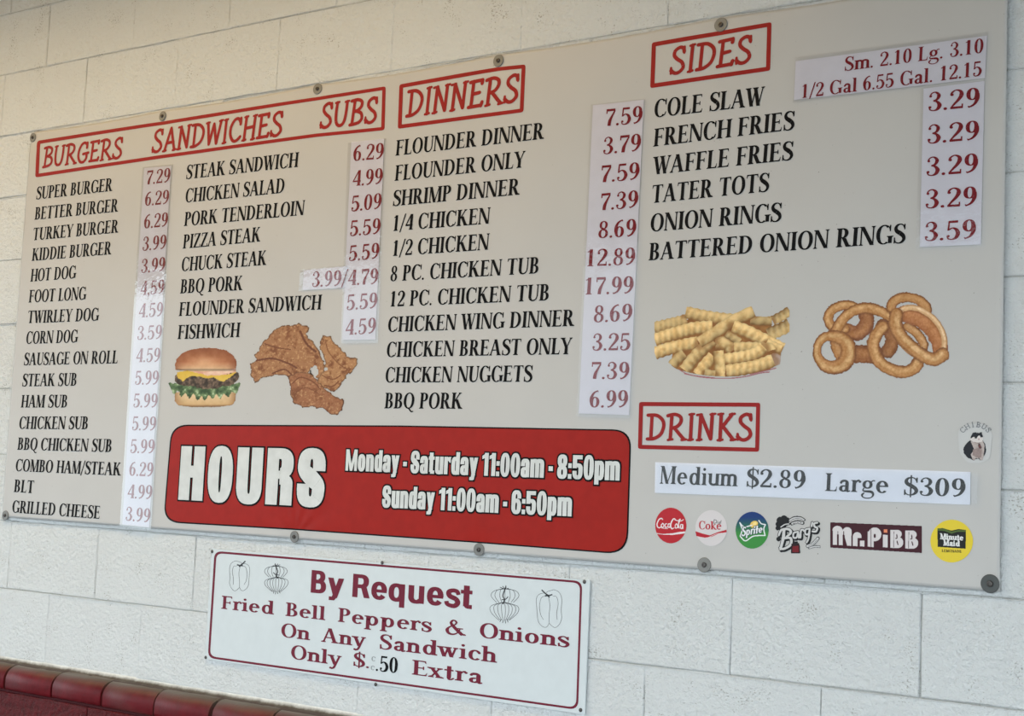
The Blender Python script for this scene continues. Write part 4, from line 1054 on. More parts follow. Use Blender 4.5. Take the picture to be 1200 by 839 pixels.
# --- crinkle fries
def paint_fries():
    c = Canvas(750, 335, 1130, 690, 6.3158, 2.9); X0, Y0 = c.X, c.Y
    def fry(P, w_, tone=1.0, lam=34.0, seed=0, ends=None):
        ph = seed * 1.7; lam = lam * 1.25; w_ = w_ * 1.13
        def sh_(T_, S_, X, Y, arc):
            wv = np.cos(2 * math.pi * S_ / lam + ph)
            lim = 1 + .06 * wv
            capm = (S_ > 0.5) & (S_ < arc - 0.5)
            mm = ((np.abs(T_) < lim) & capm).astype(float)
            l = 1 - .16 * T_ - .20 * np.abs(T_) ** 3 + .07 * np.cos(2 * math.pi * S_ / lam + ph + 1.2 * T_) * (.6 + .4 * T_)
            n = fbm(X, Y, 26, seed, 3) - .5
            base = mixc((184, 134, 72), (220, 184, 122), l * 1.9 - 1.05 + n * 1.3)
            col = base * (np.clip(l, .55, 1.12) * tone)[..., None]
            col = mixc(col, (140, 92, 44), (T_ - .72) * 2.2)
            return mm, col
        a0 = c.a.copy()
        def shadow(T_, S_, X, Y, arc): return np.clip(1.15 - np.abs(T_), 0, .55), np.broadcast_to(np.array((122, 74, 34.)), X.shape + (3,))
        c.stroke([(a + 4, b + 9) for a, b in P], w_ * 1.12, shadow); c.a = a0
        c.stroke(P, w_, sh_)
    # dark gaps behind the pile
    c.poly([(250, 400), (300, 260), (500, 230), (720, 230), (960, 260), (1040, 470), (1040, 560), (960, 620), (700, 670), (420, 672), (290, 630), (235, 590)], mixc((120, 72, 32), (176, 124, 66), fbm(X0, Y0, 40, 2)))
    c.poly([(985, 500), (1046, 490), (1040, 580), (960, 612), (930, 560)], (190, 172, 160))
    fry([(106, 315), (220, 288), (350, 255)], 82, .88, 32, 1)
    fry([(1112, 185), (1050, 225), (985, 258)], 62, .86, 34, 2)
    fry([(1112, 290), (1040, 325), (950, 362)], 84, .88, 36, 3)
    fry([(820, 255), (900, 262), (978, 262)], 58, .82, 60, 4)
    fry([(340, 195), (480, 225), (640, 248), (760, 255)], 78, .94, 40, 5)
    fry([(110, 400), (250, 355), (400, 315), (540, 305)], 84, 1.0, 36, 6)
    fry([(110, 498), (240, 458), (430, 418)], 82, 1.0, 38, 7)
    fry([(560, 430), (650, 430), (690, 480)], 90, .95, 60, 8)
    fry([(640, 350), (700, 390), (740, 420)], 54, .86, 34, 9)
    fry([(240, 590), (280, 540), (330, 500)], 66, .86, 46, 10)
    fry([(330, 625), (420, 510), (540, 400)], 78, .92, 40, 11)
    fry([(440, 420), (560, 345), (700, 255), (845, 190)], 76, .95, 90, 12)
    fry([(690, 300), (800, 340), (920, 400), (1060, 470)], 84, 1.02, 44, 13)
    fry([(940, 420), (1000, 450), (1050, 470)], 60, .98, 40, 18)
    fry([(700, 460), (800, 455), (950, 462), (972, 480)], 70, .96, 40, 14)
    fry([(620, 545), (740, 530), (860, 500), (920, 450)], 78, 1.02, 38, 15)
    fry([(640, 632), (760, 615), (880, 590), (990, 550)], 84, 1.0, 40, 16)
    fry([(430, 660), (480, 590), (545, 520)], 76, 1.0, 42, 17)
    fry([(580, 480), (590, 570), (592, 672)], 74, .98, 60, 19)
    fry([(480, 640), (520, 650), (560, 655)], 50, .85, 40, 20)
    # basket rim in thin red lines
    c.a[(Y0 > 672) | (X0 < 108) | (X0 > 1110)] = 0
    low_ = Y0 > 606 + 64 * (1 - np.clip(np.abs(X0 - 640) / 390, 0, 1) ** 2.2)
    c.a[low_ & (Y0 > 560)] = 0
    for P in ([(292, 620), (360, 655), (480, 678), (640, 686), (780, 672), (900, 645), (966, 638)], [(330, 650), (420, 668), (560, 682)], [(820, 655), (900, 636), (1010, 610)]):
        c.stroke(P, 5, (158, 96, 96))
    c.build('printed_fries', banner, 'printed heap of golden crinkle-cut fries')
paint_fries()

# --- onion rings
def paint_rings():
    c = Canvas(940, 335, 1090, 700, 6.3158, 2.9)
    def arc_pts(cx, cy, rx, ry, rot, a0, a1, n=18):
        a = math.radians(rot); out = []
        for i in range(n + 1):
            t_ = math.radians(a0 + (a1 - a0) * i / n); u, v = rx * math.cos(t_), ry * math.sin(t_)
            out.append((cx + u * math.cos(a) - v * math.sin(a), cy + u * math.sin(a) + v * math.cos(a)))
        return out
    def band(P, w_, lightc=(208, 160, 104), midc=(176, 122, 70), darkc=(112, 66, 34), seed=0, lo=1.0, flip=1):
        def sh_(T_, S_, X, Y, arc):
            n = fbm(X, Y, 24, seed, 4) - .5; f = fbm(X, Y, 9, seed + 5, 2) - .5; f = f + (fbm(X, Y, 34, seed + 8, 2) - .5) * .9
            mm = (np.abs(T_) < 1 + f * .26).astype(float)
            t2 = T_ * flip
            col = mixc(midc, lightc, .75 - ((t2 + .15) / .55) ** 2 * .9 + n * 1.6)
            col = mixc(col, darkc, (np.abs(t2 - .05) - .62) * 2.4 + n * .5)
            return mm, (col + f[..., None] * 26) * lo
        a0 = c.a.copy()
        def shadow(T_, S_, X, Y, arc): return np.clip(1.15 - np.abs(T_), 0, .5), np.broadcast_to(np.array((96, 54, 30.)), X.shape + (3,))
        W_ = w_ if isinstance(w_, list) else [w_] * len(P)
        c.stroke([(a + 3, b + 7) for a, b in P], [q * 1.3 for q in W_], shadow, 2); c.a = a0
        c.stroke(P, [q * 1.16 for q in W_], sh_, 2)
    # back left ring with inner wall
    band(arc_pts(400, 262, 78, 92, 25, -50, 110), 92, (168, 112, 66), (146, 92, 54), (108, 62, 36), 2)
    band(arc_pts(312, 232, 118, 88, -12, 95, 330), 62, seed=3)
    # bottom short band between rings
    band([(350, 512), (430, 508), (545, 510)], 116, (166, 110, 64), (148, 94, 54), (104, 60, 34), 5)
    # second ring: long arch
    band([(250, 420), (262, 470), (285, 520)], 70, (184, 134, 84), seed=31)
    band([(256, 330), (300, 250), (370, 190), (460, 162), (550, 178), (630, 215), (690, 262)], 68, seed=6)
    # top right ring
    band(arc_pts(790, 168, 132, 82, 8, 170, 385), 62, (188, 138, 84), seed=8)
    # middle ring back wall
    band([(600, 300), (660, 340), (670, 410), (640, 480)], 92, (160, 106, 62), (140, 90, 52), (104, 62, 36), 9)
    band([(780, 300), (850, 350), (900, 430), (880, 500)], 58, (196, 150, 100), seed=32)
    # bottom centre ring
    band([(600, 305), (545, 370), (528, 460), (570, 560), (650, 615), (750, 638), (830, 610), (868, 545)], 78, seed=10)
    # left ring
    band([(228, 372), (290, 385), (335, 425), (347, 480), (335, 545), (295, 590), (235, 606), (170, 590), (126, 540), (111, 480), (130, 415), (175, 378), (228, 372)], [73, 82, 92, 99, 98, 92, 86, 76, 60, 48, 54, 64, 73], (204, 160, 106), seed=12)
    # big tilted front ring: inner wall then rim
    band([(760, 205), (860, 240), (950, 310), (1010, 410), (1020, 470)], 100, (184, 122, 74), (166, 104, 60), (136, 78, 46), 14)
    rim = arc_pts(868, 350, 218, 150, 47, 0, 360, 30)
    band(rim, 36, (226, 190, 144), (204, 158, 108), (168, 116, 70), 15)
    band([(700, 210), (690, 280), (730, 370), (810, 450), (900, 520), (980, 545), (1040, 505)], 84, (212, 168, 114), seed=16)
    c.build('printed_onion_rings', banner, 'printed stack of brown battered onion rings')
paint_rings()

# ------------------------------------------------------------------ drink logos (printed discs and marks)
WL = lin((190, 193, 190))
def logo_red_disc():
    c = Canvas(767, 594, 215, 250, 5.4545, 1.7); ox = 65; oy = 49   # local = crop - offset
    L = lambda *P: [(x_ - ox, y_ - oy) for x_, y_ in P]
    c.ell(169 - ox, 168 - oy, 99, 113, (176, 34, 44))
    w_ = (222, 214, 214)
    band_ = L((78, 216), (120, 222), (180, 218), (230, 208), (268, 206), (268, 216), (230, 222), (180, 228), (120, 226), (80, 221))
    m_ = c.mask(band_); c.put(m_ * (c.a > 0), w_)
    S = lambda P, w2: c.stroke(L(*P), w2, w_)
    S([(118, 130), (108, 122), (94, 130), (82, 155), (84, 176), (98, 182), (112, 172)], [5, 7, 7, 7, 7, 7, 4])
    S([(118, 156), (108, 165), (112, 180), (124, 174), (124, 160), (116, 154)], 6)
    S([(142, 156), (134, 160), (134, 178), (146, 178)], 6)
    S([(166, 158), (154, 158), (152, 176), (162, 178), (168, 160), (168, 180)], 6)
    S([(200, 132), (190, 124), (176, 140), (168, 168), (176, 188), (192, 182)], [5, 7, 8, 8, 8, 4])
    S([(206, 158), (198, 166), (200, 184), (212, 180), (212, 164), (204, 156)], 6)
    S([(216, 182), (222, 150), (230, 128), (222, 132), (218, 160), (224, 186)], 5)
    S([(244, 162), (232, 164), (232, 184), (240, 186), (246, 164), (246, 188)], 6)
    S([(112, 184), (150, 188)], 4); S([(196, 132), (230, 140), (250, 130)], 5)
    c.build('printed_logo', banner, 'red drink logo disc with white script', white=WL)
def logo_diet():
    c = Canvas(812, 595, 240, 260, 5.4545, 1.7); ox, oy = 311, 54
    L = lambda *P: [(x_ - ox, y_ - oy) for x_, y_ in P]
    c.ell(429 - ox, 184 - oy, 101, 114, (206, 202, 200))
    rd = (172, 30, 44)
    c.glyphs('Coke', CLAR, 350 - ox, 192 - oy, 494 - ox, 194 - oy, 54, 54, rd, track=-.05)
    c.poly(L((328, 204), (370, 218), (420, 230), (470, 210), (528, 194), (528, 210), (480, 218), (430, 240), (380, 246), (334, 234)), rd)
    c.stroke(L((340, 238), (400, 246), (460, 222), (520, 214)), 3, (220, 200, 200))
    for P in ([(448, 130), (444, 154)], [(448, 130), (462, 134), (460, 150), (444, 154)], [(470, 140), (468, 154)], [(478, 148), (486, 144), (476, 154), (486, 154)], [(492, 134), (490, 154)]):
        c.stroke(L(*P), 3.5, (50, 48, 50))
    c.build('printed_logo', banner, 'pale grey drink logo disc with red lettering and swoosh', white=WL)
def logo_green():
    c = Canvas(861, 598, 225, 250, 5.4545, 1.7); ox, oy = 578, 71
    L = lambda *P: [(x_ - ox, y_ - oy) for x_, y_ in P]
    t_ = np.clip((c.Y - 45) / 130, 0, 1)
    c.ell(691 - ox, 198 - oy, 105, 117, mixc((26, 56, 112), (58, 136, 62), t_ * 1.3))
    c.ell(703 - ox, 160 - oy, 27, 20, (222, 190, 96), -30); c.ell(708 - ox, 156 - oy, 14, 9, (236, 214, 140), -30)
    wh = (222, 226, 226)
    for P in ([(612, 150), (640, 176), (690, 166)], [(612, 150), (626, 196), (614, 236)], [(614, 236), (648, 266), (700, 236), (774, 232)], [(774, 232), (766, 190), (776, 162)], [(776, 162), (750, 156), (734, 136)]):
        c.stroke(L(*P), 7 if len(P) > 2 else 7, wh)
    c.glyphs('Sprite', SANSB, 622 - ox, 238 - oy, 756 - ox, 212 - oy, 60, 52, (24, 60, 60), 0.08, 3.5)
    c.glyphs('Sprite', SANSB, 622 - ox, 238 - oy, 756 - ox, 212 - oy, 60, 52, wh, 0.08)
    c.build('printed_logo', banner, 'blue to green drink logo disc with lemon and white lettering', white=WL)
class SansB(Sans):
    def g(s, c):
        T = .19
        if c == 'S': return cv([(.52, .80), (.42, .93), (.25, .92), (.14, .76), (.24, .60), (.44, .44), (.50, .24), (.38, .07), (.22, .06), (.06, .20)], [.13, .15, .16, T, T, T, T, .16, .15, .13]), .58
        if c == 'p': return rect(.05, -.28, .05 + T, .62) + ring(.30, .31, .25, .32, T * .85, .13), .58
        if c == 'r': return rect(.05, 0, .05 + T, .62) + cv([(.15, .42), (.26, .56), (.40, .58)], [.1, .14, .14]), .40
        if c == 'i': return rect(.05, 0, .05 + T, .60) + [disc(.15, .80, .11)], .30
        if c == 't': return rect(.08, 0, .08 + T, .92) + rect(0, .48, .38, .62), .38
        if c == 'e': return ring(.28, .31, .26, .32, T * .85, .13, 0, 320) + rect(.1, .26, .5, .38), .56
        return rect(0, 0, .4, 1), .45
SANSB = SansB()
def logo_root():
    c = Canvas(907, 602, 300, 260, 5.4545, 1.7); ox, oy = 829, 93
    L = lambda *P: [(x_ - ox, y_ - oy) for x_, y_ in P]
    k = (28, 28, 30); wh = (196, 197, 194)
    for x_, y_, r in ((870, 135, 22), (895, 128, 24), (862, 160, 20), (885, 165, 26), (855, 185, 14), (905, 150, 22), (860, 255, 14), (870, 225, 14), (920, 128, 10)): c.ell(x_ - ox, y_ - oy, r, r, k)
    c.stroke(L((930, 135), (960, 118), (1000, 118), (1025, 132)), 16, k); c.stroke(L((932, 135), (960, 120), (1000, 120), (1022, 132)), 9, wh)
    c.stroke(L((945, 156), (980, 146), (1015, 152)), 22, k); c.stroke(L((948, 156), (980, 148), (1012, 152)), 13, wh)
    c.stroke(L((955, 156), (970, 152)), 4, k); c.stroke(L((978, 150), (990, 150)), 4, k); c.stroke(L((998, 150), (1006, 152)), 4, k)
    c.stroke(L((872, 180), (900, 160), (928, 158)), 14, k); c.stroke(L((876, 178), (900, 162), (926, 158)), 7, wh)
    segs = [([(895, 200), (890, 250), (872, 320)], [18, 20, 14]), ([(862, 230), (880, 196), (925, 192), (938, 215), (900, 250)], [12, 14, 16, 16, 10]), ([(900, 250), (938, 250), (936, 292), (890, 318), (868, 310)], [10, 16, 16, 14, 10]),
            ([(985, 208), (958, 216), (956, 244), (976, 244), (986, 212), (990, 246)], 11), ([(1000, 246), (1004, 200), (1018, 196), (1024, 204)], 11), ([(1058, 188), (1034, 194), (1032, 222), (1052, 222), (1060, 190), (1052, 250), (1040, 276)], 11),
            ([(1076, 150), (1072, 172)], 12), ([(1108, 150), (1088, 156), (1092, 176), (1108, 184), (1100, 206), (1078, 206)], 12)]
    for P, w_ in segs: c.stroke([(a + 7, b + 7) for a, b in L(*P)], [q + 10 for q in w_] if isinstance(w_, list) else w_ + 10, k)
    for P, w_ in segs: c.stroke(L(*P), [q + 7 for q in w_] if isinstance(w_, list) else w_ + 7, k)
    for P, w_ in segs: c.stroke(L(*P), w_, wh)
    c.poly(L((942, 285), (990, 280), (996, 300), (998, 345), (940, 346)), (40, 24, 26)); c.poly(L((950, 300), (988, 298), (990, 338), (948, 338)), (112, 26, 34)); c.poly(L((956, 284), (962, 272), (982, 270), (984, 286)), k)
    c.stroke(L((1046, 300), (1080, 285), (1112, 250)), 22, (90, 92, 92)); c.stroke(L((1046, 300), (1080, 285), (1110, 252)), 14, wh); c.stroke(L((1050, 300), (1080, 286), (1106, 258)), 3, (90, 92, 92))
    c.stroke(L((1056, 312), (1090, 302), (1126, 304)), 14, (100, 102, 102)); c.stroke(L((1060, 311), (1090, 303), (1122, 304)), 7, wh)
    c.build('printed_logo', banner, 'black and white bulging script drink logo with a tiny maroon barrel', white=WL)
def logo_maroon():
    c = Canvas(972, 610, 605, 210, 5.4545, 1.9); ox, oy = 65, 136
    L = lambda *P: [(x_ - ox, y_ - oy) for x_, y_ in P]
    c.poly(L((73, 148), (655, 172), (655, 342), (73, 308)), (62, 22, 32))
    wh = (206, 202, 200)
    def G(polys):
        for q in polys: c.poly(L(*q), wh)
    # chunky striped art-deco capitals
    G([[(88, 200), (116, 202), (116, 292), (88, 290)], [(126, 190), (152, 190), (152, 294), (126, 292)], [(164, 196), (208, 210), (206, 298), (180, 296), (164, 240)]])
    c.ell(118 - ox, 196 - oy, 31, 26, wh); c.ell(180 - ox, 206 - oy, 29, 28, wh); G([[(88, 196), (208, 206), (208, 230), (88, 222)]])
    c.stroke(L((121, 205), (121, 292)), 3, (62, 22, 32)); c.stroke(L((158, 205), (158, 295)), 4, (62, 22, 32))
    G([[(216, 245), (246, 246), (246, 300), (216, 298)]]); c.ell(244 - ox, 240 - oy, 28, 30, wh); c.poly(L((246, 248), (276, 248), (276, 272), (246, 272)), (62, 22, 32)); G([[(262, 264), (290, 265), (290, 302), (262, 300)]])
    G([[(312, 205), (350, 202), (350, 306), (312, 302)]]); c.ell(356 - ox, 224 - oy, 42, 44, wh); c.poly(L((352, 268), (402, 268), (402, 280), (352, 280)), (62, 22, 32)); c.ell(356 - ox, 234 - oy, 7, 14, (62, 22, 32)); c.stroke(L((332, 190), (332, 304)), 3, (62, 22, 32))
    G([[(408, 226), (438, 228), (438, 308), (408, 306)]]); c.poly(L((413, 192), (436, 193), (436, 214), (413, 213)), (218, 132, 96))
    for dx, dy in ((0, 0), (95, 4)):
        G([[(455 + dx, 196 + dy), (490 + dx, 196 + dy), (490 + dx, 312 + dy), (455 + dx, 310 + dy)]])
        c.ell(498 + dx - ox, 222 + dy - oy, 30, 27, wh); c.ell(502 + dx - ox, 276 + dy - oy, 36, 36, wh); c.poly(L((485 + dx, 196 + dy), (500 + dx, 196 + dy), (500 + dx, 312 + dy), (485 + dx, 312 + dy)), wh)
        c.stroke(L((478 + dx, 206 + dy), (476 + dx, 308 + dy)), 3, (62, 22, 32)); c.stroke(L((496 + dx, 226 + dy), (498 + dx, 246 + dy), (490 + dx, 250 + dy)), 7, (62, 22, 32)); c.stroke(L((498 + dx, 268 + dy), (504 + dx, 290 + dy)), 7, (62, 22, 32))
    c.build('printed_logo', banner, 'maroon rectangle with chunky white rounded drink lettering', white=WL)
def logo_yellow():
    c = Canvas(1090, 608, 285, 285, 5.4545, 1.7); ox, oy = 709, 125
    L = lambda *P: [(x_ - ox, y_ - oy) for x_, y_ in P]
    c.ell(847 - ox, 267 - oy, 135, 136, (218, 196, 56))
    c.poly(L((756, 186), (790, 184), (845, 200), (890, 190), (938, 196), (936, 316), (757, 304)), (28, 30, 28))
    c.poly(L((756, 186), (800, 188), (846, 206), (890, 196), (938, 198), (936, 208), (880, 208), (846, 220), (800, 202), (757, 200)), (76, 100, 44))
    wh = (218, 220, 216)
    c.glyphs('Minute', CLAR, 774 - ox, 254 - oy, 920 - ox, 262 - oy, 36, 34, wh, 0, 1.3)
    c.glyphs('Maid', CLAR, 794 - ox, 294 - oy, 898 - ox, 300 - oy, 36, 34, wh, 0, 1.3)
    c.glyphs('LEMONADE', PRICE, 784 - ox, 336 - oy, 908 - ox, 341 - oy, 16, 16, (50, 46, 24), 0, 0.8, 0.12)
    c.build('printed_logo', banner, 'yellow round lemonade logo with black badge', white=WL)
logo_red_disc(); logo_diet(); logo_green(); logo_root(); logo_maroon(); logo_yellow()

# ------------------------------------------------------------------ cat sticker
def cat_sticker():
    t = empty('sticker', (0, 0, 0)); tag(t, 'small round-topped sticker with a fat black and white cat, right side of the banner', 'sticker')
    paper_ = sheet_px('sticker_film', rounded([(1122.5, 503), (1134, 497), (1151, 496), (1163, 507), (1160, 538), (1148, 543), (1133, 542), (1124, 530)], 5, 3), M['sticker'], t, 0.0008, thick=0.0002, step=0.02)
    c = Canvas(1100, 480, 760, 740, 11.99, 4.2)
    k = (34, 34, 38)
    c.poly([(440, 430), (500, 380), (600, 400), (650, 480), (664, 560), (655, 620), (625, 665), (615, 710), (588, 716), (570, 690), (515, 690), (500, 718), (470, 705), (400, 665), (360, 620), (346, 555), (370, 500)], k, 6, 2)
    c.poly([(440, 415), (620, 440), (645, 500), (640, 590), (618, 700), (590, 714), (572, 680), (520, 685), (505, 715), (480, 700), (450, 630), (500, 560), (470, 490)], mixc((150, 132, 122), (196, 182, 168), fbm(c.X, c.Y, 60, 3)), 5, 3)
    c.poly([(480, 560), (560, 540), (610, 560), (600, 670), (530, 672), (480, 640)], mixc((128, 108, 100), (160, 140, 130), fbm(c.X, c.Y, 40, 5)), 5, 3)
    c.poly([(440, 420), (455, 380), (480, 330), (520, 322), (560, 332), (606, 318), (612, 350), (624, 400), (615, 450), (570, 466), (500, 462)], (206, 194, 182), 4, 4)
    c.poly([(446, 416), (456, 376), (482, 326), (520, 320), (560, 330), (608, 316), (612, 350), (624, 384), (590, 392), (575, 362), (552, 372), (540, 400), (510, 410), (504, 380), (470, 392)], k, 4, 6)
    c.stroke([(500, 456), (545, 468), (580, 460)], 6, (110, 84, 74)); c.ell(565, 412, 9, 7, (160, 110, 104)); c.stroke([(556, 430), (572, 428)], 4, (120, 90, 84))
    c.poly([(556, 470), (580, 474), (606, 530), (600, 552), (570, 545), (554, 510)], (84, 62, 60)); c.poly([(572, 500), (590, 520), (586, 534), (570, 520)], (126, 60, 56))
    c.ell(522, 388, 7, 5, (60, 60, 50)); c.ell(592, 384, 6, 5, (60, 60, 50))
    # arched word
    word = 'CHIBUS'; th = Serif(T=.10, h=.09, S=.09, sh=.09, br=.01)
    for i, ch in enumerate(word):
        a = math.radians(-53 + i * 106 / 5.0); g, w_ = th.g(ch); R_ = 188
        cx_, cy_ = 520 + (R_ + 0) * math.sin(a), 400 - (R_ - 34) * math.cos(a) + 0
        for q in g:
            P = [((u - w_ / 2) * 84, -v * 74) for u, v in q]
            P = [(cx_ + x_ * math.cos(a) - y_ * math.sin(a), cy_ + x_ * math.sin(a) + y_ * math.cos(a)) for x_, y_ in P]
            c.poly(P, (112, 112, 110))
    c.build('printed_cat', t, eps=0.0014)
M['sticker'] = mat_flat('sticker_film', (0.545, 0.535, 0.53), 0.4, 0.3, vary=0.01)
cat_sticker()

# ------------------------------------------------------------------ washers and screws holding the banner
def lathe(name, prof, mat, parent, k=24, hexa=False):
    """profile of (radius, y) turned round the y axis"""
    v, f = [], []
    for r, y in prof:
        for i in range(k):
            a = 2 * math.pi * i / k; v.append((r * math.cos(a), y, r * math.sin(a)))
    for j in range(len(prof) - 1):
        for i in range(k):
            a = j * k + i; b = j * k + (i + 1) % k
            f.append((a, b, b + k, a + k))
    f.append(tuple(range((len(prof) - 1) * k, len(prof) * k)))
    f.append(tuple(reversed(range(k))))
    o = mesh_obj(name, v, f, mat, parent)
    me = o.data; me.polygons.foreach_set('use_smooth', [False] * len(me.polygons))
    return o
def washer_screw(dark):
    t = empty('washer_screw', (0, 0, 0))
    lathe('washer', [(0.0155, 0.0), (0.0160, -0.0008), (0.0158, -0.0018), (0.0148, -0.0024), (0.006, -0.0022), (0.0055, -0.0016)], M['dark_zinc' if dark else 'zinc'], t)
    h_ = lathe('screw_head', [(0.0052, -0.0014), (0.0052, -0.0044), (0.0045, -0.0052), (0.0028, -0.0054), (0.0022, -0.0038), (0.0012, -0.0037)], M['screw'], t, 12)
    return t
LAB = ['steel washer and screw at the top left corner of the banner', 'steel washer and screw above the gap between burgers and sandwiches headings', 'steel washer and screw just above the subs heading',
       'steel washer and screw on the top edge above the dinners heading', 'big steel washer and screw on the top edge above the sides heading', 'steel washer and screw at the bottom left corner of the banner',
       'steel washer and screw on the bottom edge below the big hours lettering', 'steel washer and screw on the bottom edge under the right half of the red panel',
       'steel washer and screw on the bottom edge below the round drink logos', 'dark washer and screw at the bottom right corner of the banner']
protos = {0: washer_screw(False), 1: washer_screw(True)}
def copy_tree(o, parent=None):
    c = o.copy(); COL.objects.link(c); c.parent = parent
    for ch in list(o.children): copy_tree(ch, c)
    return c
used_ = set()
for i, p in enumerate(PW):
    dk = 1 if i == 9 else 0
    if dk in used_: o = copy_tree(protos[dk])
    else: o = protos[dk]; used_.add(dk)
    y = float(np.min(surf(p[0] + np.array([-.014, 0, .014, 0]), p[2] + np.array([0, -.014, 0, .014]))))
    o.location = (p[0], y - 0.0002, p[2]); o.rotation_euler = (random.uniform(-.06, .06), 0, random.uniform(-.06, .06))
    s_ = [0.92, .92, .95, .97, 1.0, .95, .95, .95, 1.0, 1.12][i]; o.scale = (s_, 1, s_)
    tag(o, LAB[i], 'screw', 'washer screws along the edges of the banner')

# ------------------------------------------------------------------ the small request sign
YS = -0.006
sign = empty('request_sign', (0, 0, 0))
tag(sign, 'white rectangular sign with maroon border and lettering, screwed below the banner', 'sign')
SQ = [(247, 644.5), (690.5, 677.5), (686.5, 837), (240.5, 773)]
SP = [inv(a, b, YS) for a, b in SQ]
sx0, sx1 = (SP[0][0] + SP[3][0]) / 2, (SP[1][0] + SP[2][0]) / 2; sz1, sz0 = (SP[0][2] + SP[1][2]) / 2, (SP[2][2] + SP[3][2]) / 2
bm = bmesh.new()
bmesh.ops.create_cube(bm, size=1)
for v in bm.verts: v.co = ((sx0 + sx1) / 2 + v.co.x * (sx1 - sx0), YS + 0.0018 + v.co.y * 0.0036, (sz0 + sz1) / 2 + v.co.z * (sz1 - sz0))
bmesh.ops.bevel(bm, geom=bm.edges[:], offset=0.0008, segments=2, affect='EDGES')
me = bpy.data.meshes.new('sign_board'); bm.to_mesh(me); bm.free(); me.materials.append(M['sign_white']); link(bpy.data.objects.new('sign_board', me), sign)
def sgn_text(s, font, p0, p1, cl, cr, mat='maroon', **k): return text('sign_lettering', s, font, p0, p1, cl, cr, M[mat], sign, yp=YS, eps=0.0003, flat=True, **k)
bo = [(251.5, 645.5), (682.5, 681.0), (677.5, 832), (243.5, 771)]
bi = inset(bo, 2.5)
frame_strip('border_line', rounded(bo, [9, 10, 11, 9], 6), rounded(bi, [7.5, 8.5, 9.5, 7.5], 6), M['maroon'], sign, 0.0003, YS, True)
sgn_text('By Request', SANS, (364, 694.3), (553, 713.6), 26.5, 29)
sgn_text('Fried Bell Peppers & Onions', CLAR, (259.3, 713.2), (667.5, 758.7), 15.5, 18.3)
sgn_text('On Any Sandwich', CLAR, (329.5, 746.2), (582.5, 776.7), 16.2, 18.5)
sgn_text('Only', CLAR, (341, 771.8), (400, 780), 16.5, 17)
sgn_text('$.', CLAR, (414, 780), (432.5, 783), 15.5, 16)
sgn_text('Extra', CLAR, (482.7, 790.3), (565.7, 801.5), 17.2, 18.3)
# remains of an older figure beside the patch
sgn_text('c', CLAR, (435.3, 774.5), (440.2, 775), 8.5, 8.5, 'grey_print'); sgn_text('c', CLAR, (434.5, 785), (439, 785.5), 8, 8, 'grey_print')
patch = empty('price_sticker', (0, 0, 0)); tag(patch, 'small white sticker with black .50 stuck on the request sign', 'sticker')
sheet_px('paper', [(441, 765), (468.3, 767.7), (467, 794.5), (438.5, 790.5)], M['sign_white'], patch, 0.0004, YS, True, thick=0.00035)
text('price_lettering', '.50', SERIF, (440.5, 785.8), (466, 789), 18, 18.5, M['ink'], patch, yp=YS, eps=0.0008, flat=True)

# pepper and onion line drawings (pixel polylines)
def line_art(name, strokes, wpx, mat, ox, oy, sc, label=None):
    V, F_ = [], []
    for P, *ww in strokes:
        w_ = ww[0] if ww else wpx
        for q in cv([(ox + a / sc, oy + b / sc) for a, b in P], w_, 4 if len(P) > 2 else 1):
            pts = [inv(a, b, YS) for a, b in q]
            pts = [(p[0], YS - 0.0003, p[2]) for p in pts]
            F_.append(tuple(range(len(V), len(V) + 4))); V += pts
    o = mesh_obj(name, V, F_, M[mat], sign)
    if label: o['label'] = label
    return o
def pepper(ox, oy, sc, mirror=False, W=150):
    S = [([(72, 8), (50, 4), (22, 22), (10, 60), (14, 120), (10, 160), (24, 196), (46, 214), (66, 204), (80, 190)],), ([(80, 190), (96, 212), (120, 206), (142, 176), (148, 120), (152, 60), (140, 32), (110, 22), (92, 34)],),
         ([(60, 40), (40, 42), (30, 80), (38, 130), (36, 170)],), ([(84, 46), (76, 90), (80, 140), (80, 190)],), ([(96, 40), (122, 46), (134, 90), (128, 140), (112, 170)],),
         ([(72, 8), (90, 14), (100, 26)],), ([(62, 30), (84, 36), (104, 36)], 1.6), ([(84, 36), (104, 22), (122, 4)], 1.5), ([(78, 46), (90, 34)], 1.4)]
    if mirror: S = [(tuple((W - a, b) for a, b in q[0]),) + tuple(q[1:]) for q in S]
    line_art('pepper_drawing', S, 0.42, 'thin_line', ox, oy, sc)
pepper(250 + 104 / 5.995, 640 + 100 / 5.995, 5.995)
pepper(440 + 872 / 4.615, 660 + 140 / 4.615, 4.75, True)
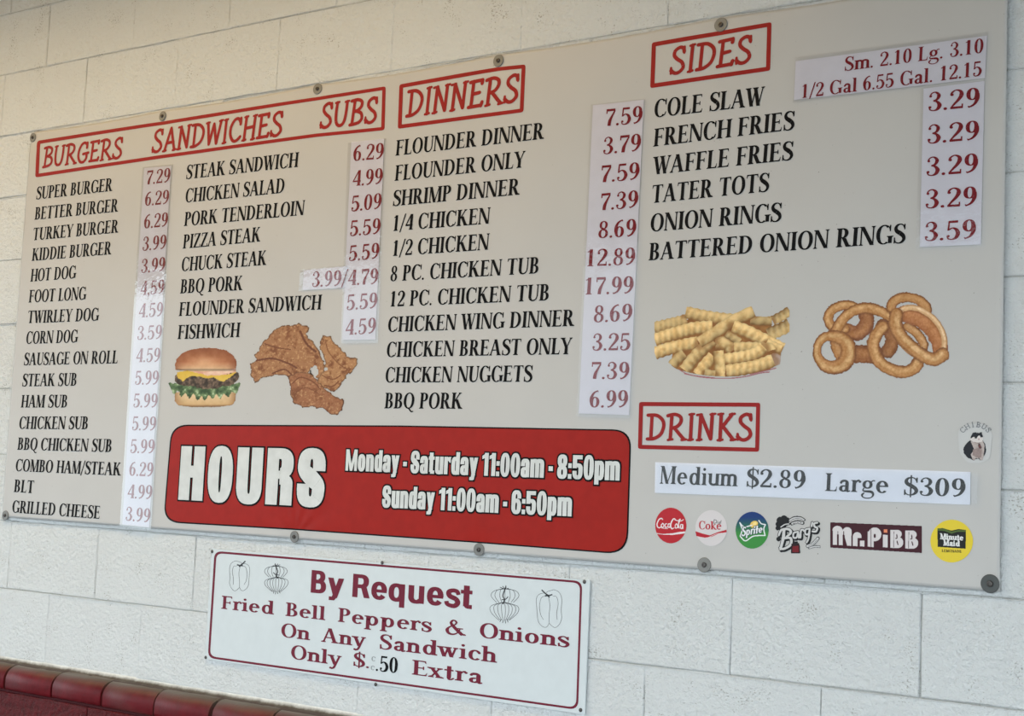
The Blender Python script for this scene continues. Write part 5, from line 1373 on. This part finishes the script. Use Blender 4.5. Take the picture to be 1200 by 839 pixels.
def onion(ox, oy, sc, mirror=False, W=180):
    S = []
    for k in (-80, -58, -30, 0, 30, 58, 80):       # upper bulb seen from above-left
        S.append(([(92, 22), (92 + k * .75, 18 + abs(k) * .18), (92 + k, 62), (92 + k * .6, 100)],))
    for k in (-78, -62, -44, -26, -8, 12, 32, 52, 72):     # lower bulb
        S.append(([(100, 98), (100 + k, 112 + abs(k) * .1), (98 + k * 1.02, 158), (98 + k * .4, 202)],))
    S += [([(92, 22), (104, 60), (96, 84), (104, 110)], 1.3), ([(74, 66), (90, 82), (112, 84)], 1.0), ([(84, 10), (92, 24), (86, 2)], .8), ([(92, 24), (106, 6)], .8), ([(92, 24), (122, 12)], .7), ([(70, 18), (92, 24)], .7),
          ([(80, 196), (74, 214)], .7), ([(92, 200), (88, 220)], .7), ([(102, 200), (106, 218)], .7), ([(114, 196), (122, 212)], .7)]
    if mirror: S = [(tuple((W - a, b) for a, b in q[0]),) + tuple(q[1:]) for q in S]
    line_art('onion_drawing', S, 0.5, 'thin_line', ox, oy, sc)
onion(250 + 348 / 5.995, 640 + 118 / 5.995, 5.995)
onion(440 + 618 / 4.615, 660 + 118 / 4.615, 4.9, True)

def small_screw():
    t = empty('sign_screw', (0, 0, 0))
    lathe('screw_head', [(0.0044, 0), (0.0046, -0.0008), (0.0036, -0.002), (0.0016, -0.0024)], M['screw'], t, 14)
    return t
SL = ['tiny dark screw in the top left corner of the request sign', 'tiny dark screw in the bottom left corner of the request sign', 'tiny dark screw in the middle of the top edge of the request sign',
      'tiny dark screw in the middle of the bottom edge of the request sign', 'tiny dark screw in the top right corner of the request sign', 'tiny dark screw in the bottom right corner of the request sign']
ss = small_screw()
for i, (px, py) in enumerate([(248.7, 646.3), (241.2, 770.3), (448, 659.3), (440.3, 802), (685, 681.7), (680.5, 832)]):
    o = ss if i == 0 else copy_tree(ss)
    q = inv(px, py, YS); o.location = (q[0], YS - 0.0001, q[2])
    tag(o, SL[i], 'screw', 'small screws of the request sign')
